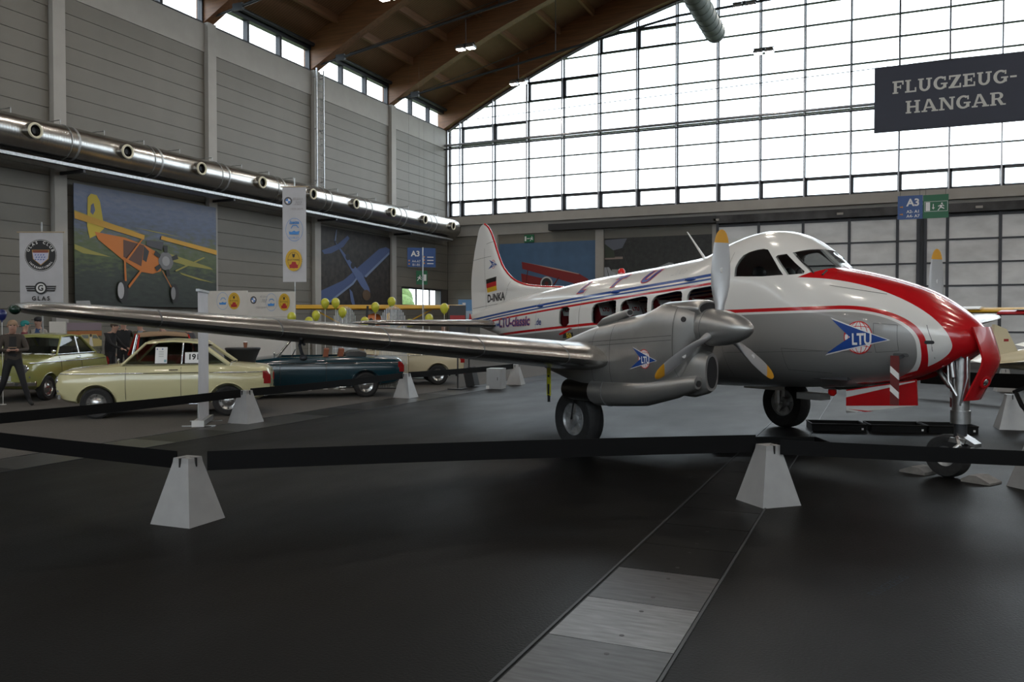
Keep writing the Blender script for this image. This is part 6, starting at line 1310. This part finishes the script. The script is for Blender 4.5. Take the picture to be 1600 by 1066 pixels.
# =====================================================================
# PEOPLE
# =====================================================================
def person(label, loc, rz, H=1.75, top=(.05, .05, .05), legs=(.03, .03, .04), skin=(.42, .25, .19), hair=(.05, .03, .02), pose=None, under=None, cap=None, shoes=(.015, .015, .015), bag=False):
    o = thing('person', label, 'person', (*loc, 0), rz); k = H/1.75
    J = dict(pelvis=(0, 0, .94, .135), spine=(0, 0, 1.12, .125), chest=(0, 0, 1.32, .14), neck=(.01, 0, 1.46, .062), jaw=(.035, 0, 1.545, .068), head=(.03, 0, 1.63, .092), crown=(.02, 0, 1.70, .065))
    for s_, n in ((1, 'L'), (-1, 'R')):
        J.update({'sh'+n: (0, s_*.165, 1.385, .064), 'el'+n: (-.02, s_*.23, 1.14, .046), 'wr'+n: (.06, s_*.23, .90, .032), 'ha'+n: (.09, s_*.225, .83, .033), 'hip'+n: (0, s_*.085, .90, .095), 'kn'+n: (.02, s_*.095, .50, .062), 'an'+n: (-.02, s_*.10, .09, .045), 'to'+n: (.15, s_*.115, .04, .038)})
    for q, v in (pose or {}).items(): J[q] = (*v, J[q][3])
    names = list(J); edges = [('pelvis', 'spine'), ('spine', 'chest'), ('chest', 'neck'), ('neck', 'jaw'), ('jaw', 'head'), ('head', 'crown')]
    for n in 'LR': edges += [('chest', 'sh'+n), ('sh'+n, 'el'+n), ('el'+n, 'wr'+n), ('wr'+n, 'ha'+n), ('pelvis', 'hip'+n), ('hip'+n, 'kn'+n), ('kn'+n, 'an'+n), ('an'+n, 'to'+n)]
    me = bpy.data.meshes.new('p'); me.from_pydata([tuple(c*k for c in J[n][:3]) for n in names], [(names.index(a), names.index(b)) for a, b in edges], [])
    ob = link('p', me); sk = ob.modifiers.new('s', 'SKIN'); sk.use_smooth_shade = True
    for i, n in enumerate(names): me.skin_vertices[0].data[i].radius = (J[n][3]*k, J[n][3]*k*(1.2 if n in ('chest', 'pelvis', 'spine') else 1)); me.skin_vertices[0].data[i].use_root = (i == 0)
    sb = ob.modifiers.new('u', 'SUBSURF'); sb.levels = sb.render_levels = 2
    bpy.context.view_layer.update(); bm_ = bpy.data.meshes.new_from_object(ob.evaluated_get(bpy.context.evaluated_depsgraph_get())); bpy.data.objects.remove(ob)
    cm_ = lambda c, nm: mat('%s_%02d%02d%02d' % ((nm,)+tuple(int(99*q) for q in c)), c, .8 if nm != 'skin' else .5)
    bm_.materials.clear()
    for m in (cm_(top, 'cloth'), cm_(legs, 'cloth'), cm_(skin, 'skin'), cm_(shoes, 'shoe'), cm_(under or top, 'cloth')): bm_.materials.append(m)
    V = {n: Vector(J[n][:3])*k for n in names}
    for p_ in bm_.polygons:
        c = p_.center; i = 0
        if c.z < .10*k: i = 3
        elif min((c-V['haL']).length, (c-V['haR']).length) < .06*k or min((c-V['wrL']).length, (c-V['wrR']).length) < .03*k: i = 2
        elif c.z > V['neck'].z-.01*k: i = 2
        elif min((c-V['kn'+n]).length for n in 'LR') < .47*k and c.z < .95*k and min((c-V['el'+n]).length for n in 'LR') > .16*k and min((c-V['wr'+n]).length for n in 'LR') > .12*k: i = 1
        elif under and c.x > .06*k and abs(c.y) < .07*k and c.z > 1.0*k: i = 4
        p_.material_index = i; p_.use_smooth = True
    link('body', bm_, o)
    h = V['head']; M_s = cm_(skin, 'skin'); M_h = mat('hair_%02d%02d%02d' % tuple(int(99*q) for q in hair), hair, .7)
    G().ball(h+Vector((-.018, 0, .035))*k, .098*k, .092*k, .088*k).build('hair', M_h, o, 60)
    G().loft([[h+Vector((x, y, z))*k for x, y, z in ((a, -.012, b), (a+.018, 0, b), (a, .012, b))] for a, b in ((.085, .02), (.098, -.02), (.085, -.035))]).build('nose', M_s, o, 60)
    for s_ in (-1, 1):
        G().ball(h+Vector((.083, s_*.032, .012))*k, .008*k, .013*k, .008*k, 8, 6).build('eye', M_black, o, 60); G().ball(h+Vector((0, s_*.092, -.005))*k, .018*k, .01*k, .03*k, 8, 6).build('ear', M_s, o, 60)
    G().box(*[q*k for q in (h.x/k+.066, h.x/k+.078, -.025, .025, h.z/k-.075, h.z/k-.066)]).build('mouth', mat('lip', (.28, .10, .09), .5), o)
    if cap: g = G(); g.ball(h+Vector((-.01, 0, .06))*k, .106*k, .1*k, .075*k); g.loft([[h+Vector((x, y, z))*k for y in (-.07, 0, .07) for z in (.045,)]+[h+Vector((x, y, .055))*k for y in (.07, 0, -.07)] for x in (.06, .17)]); g.build('cap', cm_(cap, 'cloth'), o, 50)
    for n, s_ in (('L', 1), ('R', -1)):
        d = (V['ha'+n]-V['wr'+n]).normalized(); a = d.cross(Vector((0, 0, 1))); a = a.normalized() if a.length > .1 else Vector((0, 1, 0)); b = a.cross(d)
        g = G(); c0 = V['ha'+n]+d*.02*k
        for f, L in ((-.027, .06), (-.009, .075), (.009, .07), (.026, .055)): g.tube([c0+a*f*k, c0+a*f*k+d*L*.5*k, c0+a*f*k+d*L*.85*k-b*.018*k], [.0095*k, .009*k, .007*k], 6)
        g.tube([c0-d*.03*k+a*.03*k*s_, c0+a*.055*k*s_+d*.0*k, c0+a*.05*k*s_+d*.03*k], [.011*k, .010*k, .008*k], 6); g.build('fingers', M_s, o, 60)
    return o
w1 = person('walking person in dark jacket and black trousers looking down at a phone', (-15.97, 11.30), R(-36), 1.76, top=(.045, .035, .028), legs=(.010, .010, .012), under=(.012, .012, .014), skin=(.45, .26, .20), hair=(.30, .20, .13),
    pose=dict(elL=(.10, .25, 1.14), wrL=(.29, .10, 1.13), haL=(.36, .05, 1.14), elR=(.10, -.25, 1.14), wrR=(.29, -.10, 1.13), haR=(.36, -.05, 1.14), knL=(.10, .17, .50), anL=(.10, .28, .09), toL=(.25, .33, .04), knR=(.0, -.16, .50), anR=(-.20, -.30, .14), toR=(-.06, -.33, .05), jaw=(.06, 0, 1.53), head=(.07, 0, 1.615), crown=(.055, 0, 1.69)))
ph = thing('mobile_phone', 'mobile phone held in both hands by the walking person', 'phone', w1.location+Vector((math.cos(R(-36))*.43, math.sin(R(-36))*.43, 1.20)), R(-36)); bx('phone_case', mat('phone_gold', (.35, .22, .12), .4), ph, -.005, .07, -.07, .07, -.006, .006); bx('phone_screen', M_black, ph, .0, .065, -.062, .062, .006, .007)
hb = thing('handbag', 'black handbag carried at the hip of the walking person', 'bag', (-16.22, 10.98, .80)); g = G(); g.loft([[(-.12*q, -.05, z), (.12*q, -.05, z), (.12*q, .05, z), (-.12*q, .05, z)] for q, z in ((.9, 0), (1, .06), (1, .22), (.85, .26))]); g.build('bag_body', M_black, hb, 40); G().tube([(-.1, 0, .25), (-.02, .02, .55), (.1, 0, .25)], .010, 6).build('bag_strap', M_black, hb); G().lathe([(.018, 0), (.018, .01)], (0, -.052, .16), (0, -1, 0), 10).build('bag_clasp', M_chrome, hb)
person('person in pale jacket, blue shirt and dark cap behind the olive-green sedan', (-20.62, 15.33), R(-70), 1.84, top=(.42, .39, .35), legs=(.04, .05, .09), under=(.05, .10, .25), cap=(.02, .02, .025))
person('person in teal and maroon jacket behind the walking person', (-20.28, 14.66), R(60), 1.74, top=(.16, .02, .04), legs=(.03, .03, .04), cap=(.02, .22, .22), hair=(.02, .22, .22))
person('person in black hooded top and jeans bending towards the counter', (-17.98, 15.33), R(20), 1.74, top=(.008, .008, .010), legs=(.014, .017, .03), pose=dict(elR=(.15, -.24, 1.16), wrR=(.36, -.16, 1.04), haR=(.43, -.14, 1.02), elL=(.15, .24, 1.16), wrL=(.36, .18, 1.04), haL=(.43, .16, 1.02), chest=(.04, 0, 1.31), neck=(.09, 0, 1.45), jaw=(.13, 0, 1.52), head=(.14, 0, 1.6), crown=(.14, 0, 1.67)))
person('person in black jacket standing beside the one in the hooded top', (-18.55, 16.25), R(-40), 1.80, top=(.010, .010, .012), legs=(.02, .02, .03))
person('person in olive jacket and jeans near the red small car', (-17.6, 15.95), R(-60), 1.78, top=(.06, .06, .04), legs=(.04, .06, .11), under=(.2, .25, .3))
person('person in grey sweater behind the cream coupe roof', (-18.25, 17.3), R(-70), 1.76, top=(.12, .12, .13), legs=(.04, .04, .05))
person('person in dark grey jacket beside the one in the grey sweater', (-17.2, 17.2), R(-90), 1.72, top=(.07, .07, .08), legs=(.04, .04, .05))
person('person with brown hair standing beside the thin white flag', (-12.2, 22.5), R(-60), 1.72, top=(.05, .12, .25), legs=(.03, .03, .04), hair=(.12, .05, .02))
person('person with fair hair near the dark information board', (-12.3, 23.35), R(-70), 1.73, top=(.25, .08, .08), legs=(.03, .03, .04), hair=(.25, .16, .08))
# trees outside the door window -------------------------------------------------
M_leaf = mat('tree_leaves', (.09, .15, .04), .8, noise=(6, .4)); M_bark = mat('tree_bark', (.07, .05, .04), .9)
for i, (x, y, h_) in enumerate(((-46, 46, 5.2), (-42, 54, 4.6), (-40, 62, 5.6))):
    tr = thing('tree', 'round green tree seen outside through the door window', 'tree', (x, y, -.6), 0, 'trees outside')
    G().tube([(0, 0, 0), (.1, 0, h_*.5)], [.2, .1], 8).build('trunk', M_bark, tr); g = G()
    for q in range(9): g.ball((random.uniform(-1.6, 1.6), random.uniform(-2.6, 2.6), h_*.7+random.uniform(-.8, .8)), random.uniform(1.1, 1.7), n=12, m=8)
    g.build('crown', M_leaf, tr, 60)
